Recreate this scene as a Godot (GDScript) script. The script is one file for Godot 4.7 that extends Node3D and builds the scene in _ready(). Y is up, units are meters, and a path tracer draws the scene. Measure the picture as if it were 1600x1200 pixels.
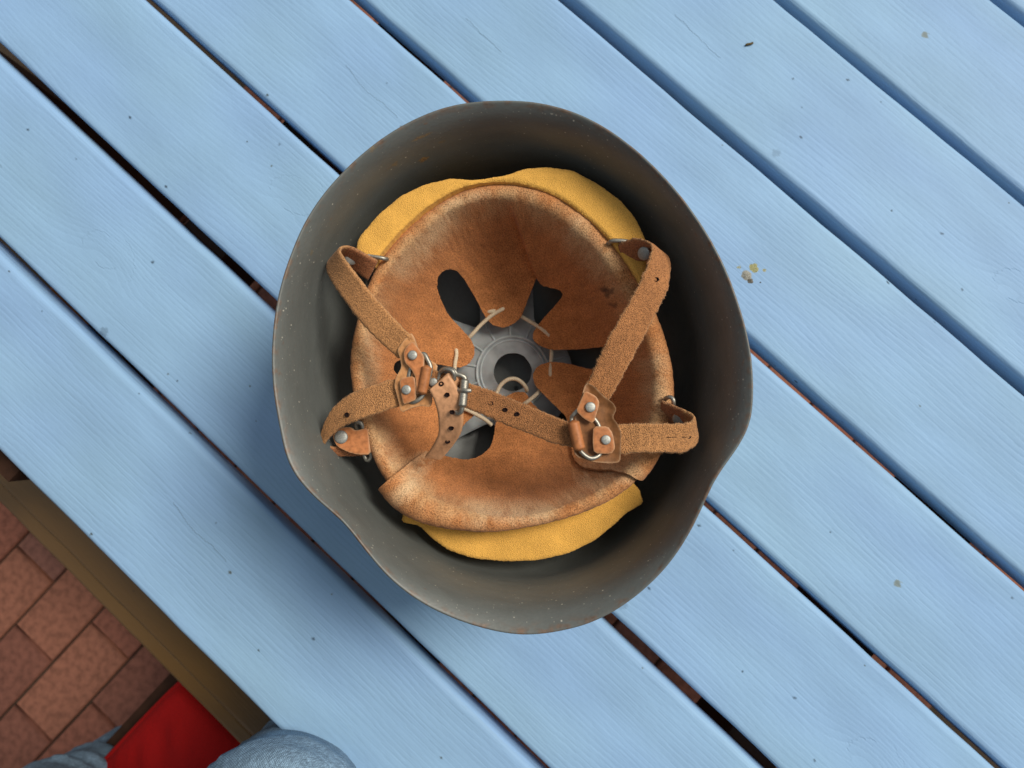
extends Node3D
# A steel helmet lying upside down on a blue painted plank table, seen from above. Units are metres; lists of places are millimetres.

var cam_at := Vector3(0.0073, 0.49, 0.0331)

# ---------------------------------------------------------------- mesh builder
class Builder:
	var v := PackedVector3Array()
	var n := PackedVector3Array()
	var c := PackedColorArray()
	var uv := PackedVector2Array()
	var idx := PackedInt32Array()
	func add(p: Vector3, col := Color(1, 1, 1), t := Vector2.ZERO) -> int:
		v.append(p); n.append(Vector3.ZERO); c.append(col); uv.append(t)
		return v.size() - 1
	func tri(a: int, b: int, d: int) -> void:
		idx.append(a); idx.append(b); idx.append(d)
	func quad(a: int, b: int, d: int, e: int) -> void:
		tri(a, b, d); tri(a, d, e)
	func grid(first: int, rows: int, cols: int, closed := false) -> void:
		for i in rows - 1:
			for j in (cols if closed else cols - 1):
				var k := (j + 1) % cols
				quad(first + i * cols + j, first + i * cols + k, first + (i + 1) * cols + k, first + (i + 1) * cols + j)
	func mesh() -> ArrayMesh:
		for i in range(0, idx.size(), 3):
			var a := idx[i]; var b := idx[i + 1]; var d := idx[i + 2]
			var f := (v[d] - v[a]).cross(v[b] - v[a])
			n[a] += f; n[b] += f; n[d] += f
		for i in n.size():
			n[i] = n[i].normalized() if n[i].length_squared() > 1e-24 else Vector3.UP
		var arr := []
		arr.resize(Mesh.ARRAY_MAX)
		arr[Mesh.ARRAY_VERTEX] = v; arr[Mesh.ARRAY_NORMAL] = n; arr[Mesh.ARRAY_COLOR] = c
		arr[Mesh.ARRAY_TEX_UV] = uv; arr[Mesh.ARRAY_INDEX] = idx
		var m := ArrayMesh.new()
		m.add_surface_from_arrays(Mesh.PRIMITIVE_TRIANGLES, arr)
		return m

func put(called: String, mesh: Mesh, mat: Material, parent: Node) -> MeshInstance3D:
	var o := MeshInstance3D.new()
	o.name = called; o.mesh = mesh; o.material_override = mat
	parent.add_child(o, true)
	return o

func thing(called: String, label: String, category: String, at := Vector3.ZERO) -> Node3D:
	var o := Node3D.new()
	o.name = called; o.position = at
	o.set_meta("label", label); o.set_meta("category", category)
	add_child(o, true)
	return o

# ---------------------------------------------------------------- noise and materials
var nz := FastNoiseLite.new()
func noise(x: float, y: float, z := 0.0) -> float:
	return nz.get_noise_3d(x, y, z)

func noise_tex(seed_: int, freq: float, octaves: int, ramp: Array, size := 512) -> NoiseTexture2D:
	var f := FastNoiseLite.new()
	f.seed = seed_; f.frequency = freq; f.fractal_octaves = octaves; f.noise_type = FastNoiseLite.TYPE_SIMPLEX_SMOOTH
	var t := NoiseTexture2D.new()
	t.width = size; t.height = size; t.seamless = true; t.noise = f
	var g := Gradient.new()
	g.offsets = PackedFloat32Array(ramp[0]); g.colors = PackedColorArray(ramp[1])
	t.color_ramp = g
	return t

func grey(a: float) -> Color:
	return Color(a, a, a)

func mat_tri(albedo: Color, rough: float, tile_m: float, tex: Texture2D, bump: Texture2D, bump_mm: float) -> StandardMaterial3D:
	var m := StandardMaterial3D.new()
	m.vertex_color_use_as_albedo = true
	m.albedo_color = albedo; m.roughness = rough; m.metallic_specular = 0.35
	m.uv1_triplanar = true; m.uv1_scale = Vector3.ONE / tile_m
	if tex: m.albedo_texture = tex
	if bump:
		m.heightmap_enabled = true; m.heightmap_texture = bump; m.heightmap_scale = bump_mm * 0.1
	return m

func plain(albedo: Color, rough: float, metal := 0.0) -> StandardMaterial3D:
	var m := StandardMaterial3D.new()
	m.albedo_color = albedo; m.roughness = rough; m.metallic = metal
	return m

var M := {}
func make_materials() -> void:
	var fine := noise_tex(3, 0.085, 3, [[0.0, 0.3, 0.55, 1.0], [grey(0.42), grey(0.70), grey(0.94), grey(1.0)]])
	var fuzz := noise_tex(4, 0.11, 3, [[0.0, 1.0], [grey(0.0), grey(1.0)]])
	var coarse := noise_tex(5, 0.085, 4, [[0.0, 0.32, 0.52, 1.0], [grey(0.36), grey(0.68), grey(0.94), grey(1.0)]])
	var mild := noise_tex(6, 0.03, 4, [[0.0, 0.5, 1.0], [grey(0.72), grey(0.9), grey(1.0)]])
	M.suede = mat_tri(Color(1, 1, 1), 0.95, 0.055, fine, fuzz, 0.45)
	M.suede.rim_enabled = true; M.suede.rim = 0.18; M.suede.rim_tint = 0.8
	M.rough_suede = mat_tri(Color(1, 1, 1), 0.95, 0.046, coarse, fuzz, 0.9)
	M.rough_suede.rim_enabled = true; M.rough_suede.rim = 0.18; M.rough_suede.rim_tint = 0.8
	M.leather = mat_tri(Color(1, 1, 1), 0.48, 0.06, mild, fuzz, 0.05)
	M.foam = mat_tri(Color(1, 1, 1), 0.95, 0.05, noise_tex(8, 0.12, 2, [[0.0, 0.3, 0.5, 1.0], [grey(0.72), grey(0.88), grey(0.98), grey(1.0)]]), fuzz, 0.5)
	M.foam.rim_enabled = true; M.foam.rim = 0.18; M.foam.rim_tint = 0.9
	M.plastic = mat_tri(Color(1, 1, 1), 0.36, 0.3, mild, null, 0.0)
	M.plastic.subsurf_scatter_enabled = true; M.plastic.subsurf_scatter_strength = 0.15
	M.steel = mat_tri(Color(0.70, 0.69, 0.65), 0.48, 0.02, mild, fuzz, 0.03)
	M.steel.metallic = 0.85; M.steel.vertex_color_use_as_albedo = false
	M.zinc = M.steel.duplicate(); M.zinc.albedo_color = Color(0.72, 0.73, 0.71); M.zinc.roughness = 0.55; M.zinc.metallic = 0.75
	M.cord = mat_tri(Color(1, 1, 1), 0.9, 0.02, fine, fuzz, 0.15)
	M.hole = plain(Color(0.03, 0.02, 0.015), 0.9)
	var weave := Image.create(512, 512, false, Image.FORMAT_RGB8)
	for y in 512:
		for x in 512:
			var slub := nz.get_noise_2d(x * 5.0 - y * 5.0, (x + y) * 0.9)
			var line := 0.5 + 0.5 * sin((x + y) * TAU / 16.0 + 2.2 * nz.get_noise_2d(x * 9.0, y * 9.0))
			var g := clampf(0.50 + 0.42 * line * (0.75 + 1.1 * slub) + 0.25 * nz.get_noise_2d(x * 30.0, y * 30.0), 0, 1)
			weave.set_pixel(x, y, Color(g, minf(1, g * 1.02), minf(1, g * 1.04)))
	var twill := ImageTexture.create_from_image(weave)
	M.denim = mat_tri(Color(1, 1, 1), 0.95, 0.048, twill, twill, 0.5)
	M.brown_wood = mat_tri(Color(0.58, 0.42, 0.22), 0.6, 0.4, mild, fuzz, 0.1)
	M.brown_wood.vertex_color_use_as_albedo = false
	M.dark_wood = mat_tri(Color(0.25, 0.16, 0.11), 0.8, 0.4, mild, fuzz, 0.2)
	M.dark_wood.vertex_color_use_as_albedo = false
	M.red = mat_tri(Color(0.72, 0.06, 0.06), 0.85, 0.05, fine, fuzz, 0.3)
	M.red.vertex_color_use_as_albedo = false
	M.brick = mat_tri(Color(1, 1, 1), 0.9, 0.3, mild, fuzz, 1.2)
	M.sand = mat_tri(Color(0.33, 0.28, 0.23), 0.95, 0.1, coarse, fuzz, 0.8)
	M.sand.vertex_color_use_as_albedo = false
	M.cloth = mat_tri(Color(1, 1, 1), 0.95, 0.05, fine, fuzz, 0.3)

# ---------------------------------------------------------------- planks
func plank_textures(k: int) -> Array:
	# brush marks and raised wood grain under blue paint: [colour, height]
	var w := 2048
	var h := 192
	var f1 := FastNoiseLite.new(); f1.seed = 100 + k; f1.frequency = 1.0; f1.fractal_octaves = 3
	var f2 := FastNoiseLite.new(); f2.seed = 200 + k; f2.frequency = 1.0; f2.fractal_octaves = 2
	var rng := RandomNumberGenerator.new(); rng.seed = 77 + k
	var knots := []
	for i in 2:
		knots.append([rng.randf_range(0.05, 0.95) * 2.2, rng.randf_range(0.2, 0.8) * 0.115, rng.randf_range(0.006, 0.012), rng.randf_range(0.55, 1.0)])
	var col := PackedByteArray(); col.resize(w * h * 3)
	var hei := PackedByteArray(); hei.resize(w * h * 3)
	var pitch := rng.randf_range(0.0040, 0.0050)
	for y in h:
		var pv := y * 0.115 / h
		for x in w:
			var pu := x * 2.2 / w
			var s := pv + 0.016 * f1.get_noise_2d(pu * 1.6, pv * 3.0) + 0.0015 * f2.get_noise_2d(pu * 14.0, pv * 60.0)
			var near := 0.0
			for q in knots:
				var dx: float = (pu - q[0]) * 0.42
				var dy: float = pv - q[1]
				var d2 := dx * dx + dy * dy
				var rr: float = q[2]
				if d2 < rr * rr * 25.0:
					var e: float = exp(-d2 / (rr * rr * 2.2)) * q[3]
					s += e * rr * 2.2
					near = maxf(near, e)
			var ring := fposmod(s / pitch, 1.0)
			var line := pow(ring, 3.0)                         # late wood stands proud on one side
			var strength := 0.55 + 0.45 * f2.get_noise_2d(pu * 2.0, pv * 22.0)
			var streak := f1.get_noise_2d(pu * 9.0, pv * 900.0)
			var fleck := f2.get_noise_2d(pu * 90.0, pv * 160.0)
			var hh := 0.5 + 0.30 * (line - 0.3) * strength + 0.10 * streak + 0.08 * fleck + 0.12 * near
			var tone := 0.935 + 0.04 * f1.get_noise_2d(pu * 7.0 + 40.0, pv * 18.0) - 0.035 * line * strength + 0.02 * streak
			var green := f2.get_noise_2d(pu * 5.0 + 90.0, pv * 9.0)
			var i := (y * w + x) * 3
			col[i] = int(clampf(tone * (0.99 + 0.016 * green), 0, 1) * 255)
			col[i + 1] = int(clampf(tone * (0.99 + 0.016 * green), 0, 1) * 255)
			col[i + 2] = int(clampf(tone * (0.995 - 0.012 * green), 0, 1) * 255)
			var hb := int(clampf(hh, 0, 1) * 255)
			hei[i] = hb; hei[i + 1] = hb; hei[i + 2] = hb
	# flecks of dirt, chips and small stains with a shape of their own
	for i in 42:
		var cx := rng.randi_range(4, w - 8)
		var cy := rng.randi_range(4, h - 8)
		var big := rng.randf()
		var ra := rng.randf_range(0.7, 1.5) if big < 0.93 else rng.randf_range(2.0, 4.0)
		var dark := rng.randf_range(0.35, 0.8) if big < 0.93 else rng.randf_range(0.78, 0.92)
		var warm := rng.randf() < 0.3
		for yy in range(maxi(0, cy - 8), mini(h, cy + 9)):
			for xx in range(maxi(0, cx - 6), mini(w, cx + 7)):
				var d := Vector2((xx - cx) * 1.07, (yy - cy) * 0.6).length() + (0.5 + ra * 0.35) * f2.get_noise_2d(xx * 0.23 + i, yy * 0.23)
				if d < ra:
					var i3 := (yy * w + xx) * 3
					var t := clampf((ra - d) * 1.5, 0, 1)
					for ch in 3:
						var f := lerpf(1.0, dark * (1.0 + (0.12 if warm and ch == 0 else 0.0) - (0.15 if warm and ch == 2 else 0.0)), t)
						col[i3 + ch] = int(col[i3 + ch] * f)
	for q in knots:
		for turn in [[1.0, 0.2, 1.6], [1.35, 2.6, 4.4], [1.9, 4.9, 6.6]]:
			var t: float = turn[1]
			while t < turn[2]:
				var rr: float = q[2] * turn[0] * (1.0 + 0.12 * f2.get_noise_2d(t * 3.0, turn[0] * 9.0))
				var xx := int((q[0] + cos(t) * rr * 1.5) / 2.2 * w)
				var yy := int((q[1] + sin(t) * rr) / 0.115 * h)
				if xx > 0 and yy > 0 and xx < w and yy < h - 1:
					var i4 := (yy * w + xx) * 3
					for ch in 3:
						hei[i4 + ch] = int(hei[i4 + ch] * 0.82)
						hei[i4 + w * 3 + ch] = mini(255, int(hei[i4 + w * 3 + ch] * 1.25))
						col[i4 + ch] = int(col[i4 + ch] * 0.99)
				t += 0.02
	# fine drying cracks along the grain
	for i in 2:
		var px := rng.randf_range(20, w - 120)
		var py := rng.randf_range(20, h - 20)
		for k2 in rng.randi_range(25, 70):
			px += 1.0
			py += rng.randf_range(-0.5, 0.7)
			var i3 := (clampi(int(py), 0, h - 1) * w + int(px)) * 3
			for ch in 3:
				col[i3 + ch] = int(col[i3 + ch] * 0.82)
				hei[i3 + ch] = int(hei[i3 + ch] * 0.55)
	var a := Image.create_from_data(w, h, false, Image.FORMAT_RGB8, col)
	var b := Image.create_from_data(w, h, false, Image.FORMAT_RGB8, hei)
	return [ImageTexture.create_from_image(a), ImageTexture.create_from_image(b)]

func plank_mesh(width: float, thick: float, length: float, seed_: int, far_round: float, near_round: float) -> ArrayMesh:
	# a board with rounded arrises, its top at y = 0, running along x; local z from -width/2 to width/2
	var b := Builder.new()
	var prof: Array[Vector2] = []
	var steps := 5
	for i in steps + 1:
		var t := PI * 0.5 * i / steps
		prof.append(Vector2(-width * 0.5 + far_round * (1 - cos(t)), -far_round * (1 - sin(t))))
	prof.append(Vector2(-width * 0.5 + far_round + 0.0006, 0))
	for i in 11:
		prof.append(Vector2(lerpf(-width * 0.5 + far_round + 0.0006, width * 0.5 - near_round - 0.0006, (i + 1) / 12.0), 0))
	prof.append(Vector2(width * 0.5 - near_round - 0.0006, 0))
	for i in steps + 1:
		var t := PI * 0.5 * i / steps
		prof.append(Vector2(width * 0.5 - near_round * (1 - sin(t)), -near_round * (1 - cos(t))))
	prof.append(Vector2(width * 0.5, -near_round - 0.0006))
	prof.append(Vector2(width * 0.5, -thick + 0.001)); prof.append(Vector2(width * 0.5 - 0.001, -thick))
	prof.append(Vector2(-width * 0.5 + 0.001, -thick)); prof.append(Vector2(-width * 0.5, -thick + 0.001)); prof.append(Vector2(-width * 0.5, -far_round - 0.0006))
	var nx := 90
	for i in nx + 1:
		var x := -length * 0.5 + length * i / nx
		for j in prof.size():
			var q := prof[j]
			var w := 0.0
			if q.y > -0.008:
				w = 0.0005 * nz.get_noise_3d(x * 900.0, q.x * 1800.0, seed_ * 50.0)
			var edge := 0.0006 * nz.get_noise_3d(x * 1400.0, 0.0, seed_ * 90.0 + (10 if q.x > 0 else 0))
			b.add(Vector3(x, q.y + w, q.x + edge), Color(1, 1, 1), Vector2(x / 2.2 + 0.5, q.x / 0.115 + 0.5 + (-q.y * 8.0 if q.x > 0.0 else q.y * 8.0) * (1.0 if absf(q.x) > width * 0.5 - 0.003 else 0.0)))
	b.grid(0, nx + 1, prof.size(), true)
	for e in [0, nx]:
		var f: int = e * prof.size()
		for j in range(1, prof.size() - 1):
			if e == 0: b.tri(f, f + j, f + j + 1)
			else: b.tri(f, f + j + 1, f + j)
	return b.mesh()

# ---------------------------------------------------------------- outlines
func mm2(a: Array) -> PackedVector2Array:
	var o := PackedVector2Array()
	for i in range(0, a.size(), 2): o.append(Vector2(a[i], a[i + 1]))
	return o

func mm3(a: Array) -> PackedVector3Array:
	var o := PackedVector3Array()
	for i in range(0, a.size(), 3): o.append(Vector3(a[i], a[i + 1], a[i + 2]) * 0.001)
	return o

func chaikin(p: PackedVector2Array, times := 1, cut := 0.22) -> PackedVector2Array:
	for k in times:
		var o := PackedVector2Array()
		for i in p.size():
			var a := p[i]; var b := p[(i + 1) % p.size()]
			o.append(a.lerp(b, cut)); o.append(a.lerp(b, 1.0 - cut))
		p = o
	return p

func resample(p: PackedVector2Array, step: float) -> PackedVector2Array:
	var o := PackedVector2Array()
	for i in p.size():
		var a := p[i]; var b := p[(i + 1) % p.size()]
		var k := maxi(1, int(round(a.distance_to(b) / step)))
		for j in k: o.append(a.lerp(b, float(j) / k))
	return o

func ragged(p: PackedVector2Array, amp: float, freq: float, seed_: float) -> PackedVector2Array:
	var o := PackedVector2Array()
	for i in p.size():
		var d := (p[(i + 1) % p.size()] - p[i - 1]).orthogonal().normalized()
		o.append(p[i] + d * amp * noise(p[i].x * freq, p[i].y * freq, seed_))
	return o

# A sheet with an outline in millimetres, lifted to two surfaces: up(p) and down(p)
func sheet(poly: PackedVector2Array, cell: float, up: Callable, down: Callable, tint: Callable, edge_tint: Callable) -> ArrayMesh:
	var b := Builder.new()
	var box := Rect2(poly[0], Vector2.ZERO)
	for p in poly: box = box.expand(p)
	var nx := int(ceil(box.size.x / cell)) + 1
	var ny := int(ceil(box.size.y / cell)) + 1
	var o := box.position - Vector2(0.013, 0.017)
	var inside := PackedByteArray(); inside.resize((nx + 1) * (ny + 1))
	for j in ny + 1:
		for i in nx + 1:
			inside[j * (nx + 1) + i] = 1 if Geometry2D.is_point_in_polygon(o + Vector2(i, j) * cell, poly) else 0
	# cells that the outline passes through
	var crossed := {}
	for k in poly.size():
		var a := (poly[k] - o) / cell
		var e := (poly[(k + 1) % poly.size()] - o) / cell
		var m := maxi(2, int(a.distance_to(e) * 6.0) + 1)
		for s in m + 1:
			var q := a.lerp(e, float(s) / m)
			crossed[Vector2i(int(floor(q.x)), int(floor(q.y)))] = true
	var ids := {}
	var tops := []
	var get_id := func(p: Vector2) -> int:
		var key := Vector2i(int(round(p.x * 1000.0)), int(round(p.y * 1000.0)))
		if ids.has(key): return ids[key]
		var col: Color = tint.call(p)
		var a := b.add(up.call(p), col)
		b.add(down.call(p), col)
		ids[key] = a
		return a
	for j in ny:
		for i in nx:
			var c := o + Vector2(i, j) * cell
			var sq := PackedVector2Array([c, c + Vector2(cell, 0), c + Vector2(cell, cell), c + Vector2(0, cell)])
			var at := j * (nx + 1) + i
			var full := inside[at] + inside[at + 1] + inside[at + nx + 1] + inside[at + nx + 2]
			if crossed.has(Vector2i(i, j)) or (full > 0 and full < 4):
				for part in Geometry2D.intersect_polygons(sq, poly):
					var t := Geometry2D.triangulate_polygon(part)
					for q in range(0, t.size(), 3):
						var p0: Vector2 = part[t[q]]; var p1: Vector2 = part[t[q + 1]]; var p2: Vector2 = part[t[q + 2]]
						if (p1 - p0).cross(p2 - p0) < 0.0:
							var sw := p1; p1 = p2; p2 = sw
						var a: int = get_id.call(p0); var e: int = get_id.call(p1); var d: int = get_id.call(p2)
						b.tri(a, e, d); b.tri(a + 1, d + 1, e + 1)
			elif full == 4:
				var a: int = get_id.call(sq[0]); var e: int = get_id.call(sq[1]); var d: int = get_id.call(sq[2]); var f: int = get_id.call(sq[3])
				b.quad(a, e, d, f); b.quad(a + 1, f + 1, d + 1, e + 1)
	var first := b.v.size()
	for p in poly:
		var col: Color = edge_tint.call(p)
		var pu: Vector3 = up.call(p); var pd: Vector3 = down.call(p)
		b.add(pu, col); b.add(pd, col)
	var np := poly.size()
	var cw := Geometry2D.is_polygon_clockwise(poly)
	for k in np:
		var a := first + k * 2
		var e := first + ((k + 1) % np) * 2
		if cw: b.quad(a, e, e + 1, a + 1)
		else: b.quad(a, a + 1, e + 1, e)
	return b.mesh()

func edge_distance(p: Vector2, poly: PackedVector2Array) -> float:
	var best := 1e9
	for i in poly.size():
		best = minf(best, p.distance_squared_to(Geometry2D.get_closest_point_to_segment(p, poly[i], poly[(i + 1) % poly.size()])))
	return sqrt(best)

# ---------------------------------------------------------------- helmet shell
var rim_r: Array = [131.6, 132.2, 132.9, 133.8, 134.8, 135.9, 137, 138.2, 139.6, 141.2, 142.6, 143.8, 144.9, 145.9, 147, 148.1, 149.3, 150.4, 151.4, 152.2, 152.8, 152.9, 152.6, 152.1, 151.7, 151.3, 150.5, 149.4, 148, 146.2, 144.2, 142, 140, 138, 136.2, 134.6, 133.2, 131.9, 130.9, 130.1, 129.4, 128.9, 128.5, 128.2, 128.2, 128.5, 128.9, 129.4, 129.8, 130.3, 130.8, 131.1, 130.3, 128.4, 126.2, 124.5, 124.1, 125, 126.6, 128.7, 130.9, 133.2, 135.4, 137.4, 139.3, 141.1, 142.8, 144.1, 145, 145.4, 145.7, 145.7, 145.1, 143.9, 142.5, 141.1, 139.6, 138.1, 136.4, 134.5, 132.4, 130, 127.6, 125.6, 124.2, 124, 125.3, 127.3, 129.3, 131, 131.7, 131.4, 130.8, 130.6, 130.8, 131.2]
var base_r: Array = [131.7, 132.6, 133.6, 134.6, 135.8, 136.9, 138.1, 139.4, 140.6, 141.9, 143.1, 144.2, 145.3, 146.4, 147.3, 148.2, 148.9, 149.5, 149.9, 150.2, 150.4, 150.4, 150.2, 149.8, 149.3, 148.7, 147.9, 147, 146, 144.8, 143.6, 142.4, 141.1, 139.8, 138.4, 137.1, 135.9, 134.6, 133.5, 132.4, 131.4, 130.5, 129.7, 129, 128.4, 127.9, 127.5, 127.3, 127.2, 127.2, 127.3, 127.6, 127.9, 128.4, 129, 129.7, 130.5, 131.4, 132.3, 133.2, 134.2, 135.2, 136.2, 137.1, 137.9, 138.7, 139.4, 139.9, 140.3, 140.5, 140.6, 140.5, 140.3, 139.9, 139.4, 138.7, 137.9, 137.1, 136.2, 135.3, 134.3, 133.4, 132.5, 131.6, 130.9, 130.2, 129.7, 129.3, 129, 128.8, 128.8, 129, 129.3, 129.7, 130.3, 130.9]

func around(list: Array, th: float) -> float:      # closed cubic through the list, th from -PI
	var n := list.size()
	var u := fposmod((th + PI) / TAU, 1.0) * n
	var i := int(floor(u))
	var t := u - i
	return cubic_interpolate(list[i % n], list[(i + 1) % n], list[(i + n - 1) % n], list[(i + 2) % n], t)

func rim_height(th: float) -> float:
	return 0.158 - 0.014 * exp(-pow((th - PI * 0.5) / 0.75, 2.0)) if th > -PI * 0.5 else 0.158

const BASE_Y := 0.098
func shell_point(th: float, t: float) -> Vector3:   # t: 0 crown .. 1 top of the dome .. 2 rim
	var front := 0.5 + 0.5 * sin(th)
	var rb := around(base_r, th) * 0.001 * lerpf(0.935, 0.90, front)
	var dir := Vector3(cos(th), 0, sin(th))
	if t <= 1.0:
		var a := t * PI * 0.5
		var k := pow(sin(a), 0.92)
		return dir * rb * k + Vector3(0, 0.0013 + (BASE_Y - 0.0013) * (1.0 - cos(a)), 0)
	var s := t - 1.0
	var rr := around(rim_r, th) * 0.001
	var e := 0.60 * pow(s, 1.7) + 0.40 * pow(s, 11.0)
	return dir * lerpf(rb, rr, e) + Vector3(0, lerpf(BASE_Y, rim_height(th), s), 0)

func shell_mesh() -> ArrayMesh:
	var b := Builder.new()
	var nt := 300
	var ts: Array[float] = []
	for i in 30: ts.append(2.0 - 1.0 * pow(i / 30.0, 1.35))
	for i in 27: ts.append(1.0 - i / 26.0 * 0.995)
	var nr := ts.size()
	var pts: Array[PackedVector3Array] = []
	for i in nr:
		var row := PackedVector3Array()
		for j in nt: row.append(shell_point(-PI + TAU * j / nt, ts[i]))
		pts.append(row)
	# inside, from the crown to the rim, round the edge, and down the outside
	var rows := 0
	var nrm := func(i: int, j: int) -> Vector3:
		var p: Vector3 = pts[mini(i + 1, nr - 1)][j] - pts[maxi(i - 1, 0)][j]
		var q: Vector3 = pts[i][(j + 1) % nt] - pts[i][(j + nt - 1) % nt]
		var n := q.cross(p).normalized()
		var outward: Vector3 = pts[i][j] - Vector3(0, 0.12, 0)
		return n if n.dot(outward) > 0 else -n
	for i in range(nr - 1, -1, -1):
		for j in nt + 1:
			b.add(pts[i][j % nt], Color(1, 1, 1), Vector2(float(j) / nt, (2.0 - ts[i]) * 0.5))
		rows += 1
	for r in [0.25, 0.5, 0.75]:
		var a: float = PI * r
		for j in nt + 1:
			var n: Vector3 = nrm.call(0, j % nt)
			var up: Vector3 = (pts[0][j % nt] - pts[1][j % nt]).normalized()
			b.add(pts[0][j % nt] + n * 0.0008 * (1 - cos(a)) + up * 0.0008 * sin(a), Color(1, 1, 1), Vector2(float(j) / nt, 0.002))
		rows += 1
	for i in nr:
		for j in nt + 1:
			var n: Vector3 = nrm.call(i, j % nt)
			b.add(pts[i][j % nt] + n * 0.0016, Color(1, 1, 1), Vector2(float(j) / nt + 0.37, (2.0 - ts[i]) * 0.5))
		rows += 1
	b.grid(0, rows, nt + 1)
	var last := b.add(Vector3(0, -0.0003, 0), Color(1, 1, 1), Vector2(0.5, 1))
	var f := (rows - 1) * (nt + 1)
	for j in nt: b.tri(last, f + j + 1, f + j)
	var low := b.add(Vector3(0, 0.0013, 0), Color(1, 1, 1), Vector2(0.5, 1))
	for j in nt: b.tri(low, j, j + 1)
	var m := b.mesh()
	return m

func shell_material() -> StandardMaterial3D:
	var w := 2048
	var h := 384
	var f := FastNoiseLite.new(); f.seed = 31; f.frequency = 1.0; f.fractal_octaves = 4
	var g := FastNoiseLite.new(); g.seed = 32; g.frequency = 1.0; g.fractal_octaves = 2
	var rng := RandomNumberGenerator.new(); rng.seed = 5
	var col := PackedByteArray(); col.resize(w * h * 3)
	var hei := PackedByteArray(); hei.resize(w * h * 3)
	var base := Color(0.103, 0.114, 0.110)
	var rust := Color(0.13, 0.075, 0.045)
	var tan_ := Color(0.30, 0.19, 0.07)
	for y in h:
		var v := float(y) / h                               # 0 rim, 0.5 top of the dome, 1 crown
		for x in w:
			var a := TAU * x / w
			var cx := cos(a) * 5.0
			var cz := sin(a) * 5.0
			var n1 := f.get_noise_3d(cx, cz, v * 12.0)
			var n2 := g.get_noise_3d(cx * 9.0, cz * 9.0, v * 110.0)
			var c := base * (1.0 + 0.13 * n1 + 0.07 * n2)
			var wear := exp(-v * 85.0) * (0.1 + 1.6 * f.get_noise_3d(cx * 3.0, cz * 3.0, v * 40.0 + 9.0)) * 1.2
			var spot := f.get_noise_3d(cx * 2.3, cz * 2.3, v * 30.0 + 50.0) - 0.52
			var r := clampf(maxf(wear, spot * 5.0 * exp(-v * 5.0)), 0.0, 0.85)
			c = c.lerp(rust * (1.0 + 0.5 * n2), r)
			var k := (y * w + x) * 3
			c = c.linear_to_srgb()
			col[k] = int(clampf(c.r, 0, 1) * 255); col[k + 1] = int(clampf(c.g, 0, 1) * 255); col[k + 2] = int(clampf(c.b, 0, 1) * 255)
			var hh := int(clampf(0.5 + 0.2 * n2 + 0.12 * n1 - r * 0.15, 0, 1) * 255)
			hei[k] = hh; hei[k + 1] = hh; hei[k + 2] = hh
	# two tan corrosion marks at the back, and chips and dust grains
	for m in [[0.1875, 0.2269, 9.0, 8.0, 1.00], [0.1681, 0.1447, 6.0, 6.0, 0.45], [0.1903, 0.0708, 12.0, 4.0, 0.60], [0.1958, 0.0708, 7.0, 3.0, 0.50], [0.2028, 0.1530, 6.0, 4.0, 0.35], [0.0847, 0.0872, 5.0, 4.0, 0.30], [0.1611, 0.0050, 6.0, 3.0, 0.40]]:
		var u0 := int(m[0] * w)
		for yy in range(-26, 27):
			for xx in range(-40, 41):
				var px := posmod(u0 + xx, w)
				var py := clampi(int(m[1] * h) + yy, 0, h - 1)
				var d: float = Vector2(xx / m[2], yy / m[3]).length() + 0.55 * g.get_noise_2d(px * 0.11, py * 0.16)
				if d < 1.0:
					var k := (py * w + px) * 3
					var t: float = clampf((1.0 - d) * 2.5, 0, 1) * m[4]
					var cc := tan_.lerp(rust, clampf(0.5 + g.get_noise_2d(px * 0.3, py * 0.3) * 1.2, 0, 1)).linear_to_srgb()
					col[k] = int(lerpf(col[k], cc.r * 255, t)); col[k + 1] = int(lerpf(col[k + 1], cc.g * 255, t)); col[k + 2] = int(lerpf(col[k + 2], cc.b * 255, t))
	for i in 900:
		var px := rng.randi_range(0, w - 2)
		var py := 7 + int(pow(rng.randf(), 1.5) * h * 0.43)
		var s := rng.randf_range(0.25, 1.0)
		for q in ([[0, 0]] if rng.randf() < 0.8 else [[0, 0], [1, 0], [0, 1], [1, 1]]):
			var k: int = ((py + q[1]) * w + px + q[0]) * 3
			for ch in 3: col[k + ch] = int(lerpf(col[k + ch], [190, 186, 172][ch], s))
	var mt := StandardMaterial3D.new()
	mt.albedo_texture = ImageTexture.create_from_image(Image.create_from_data(w, h, false, Image.FORMAT_RGB8, col))
	mt.roughness = 0.47; mt.metallic_specular = 0.55
	mt.heightmap_enabled = true
	mt.heightmap_texture = ImageTexture.create_from_image(Image.create_from_data(w, h, false, Image.FORMAT_RGB8, hei))
	mt.heightmap_scale = 0.02
	return mt

# ---------------------------------------------------------------- leather liner
const YT := 0.118
const YC := 0.034
const ROLL := 0.0035
var liner_at := Vector2(-0.0026, -0.0129)
var ring_r: Array = [89.9, 89.6, 89.7, 90.3, 91.2, 92, 92.6, 93.7, 95.6, 97.7, 99.2, 99.5, 98.6, 96.8, 94.2, 91, 88.2, 86, 84.2, 82.7, 82.1, 82.4, 83.4, 85, 87.4, 90.4, 93.2, 96, 99, 101.2, 101.3, 100, 98.7, 98, 97.8, 98.1, 98.9, 99.7, 100.6, 101.6, 102.8, 102.3, 99.2, 96, 94, 92.6, 91.4, 90.5]

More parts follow.
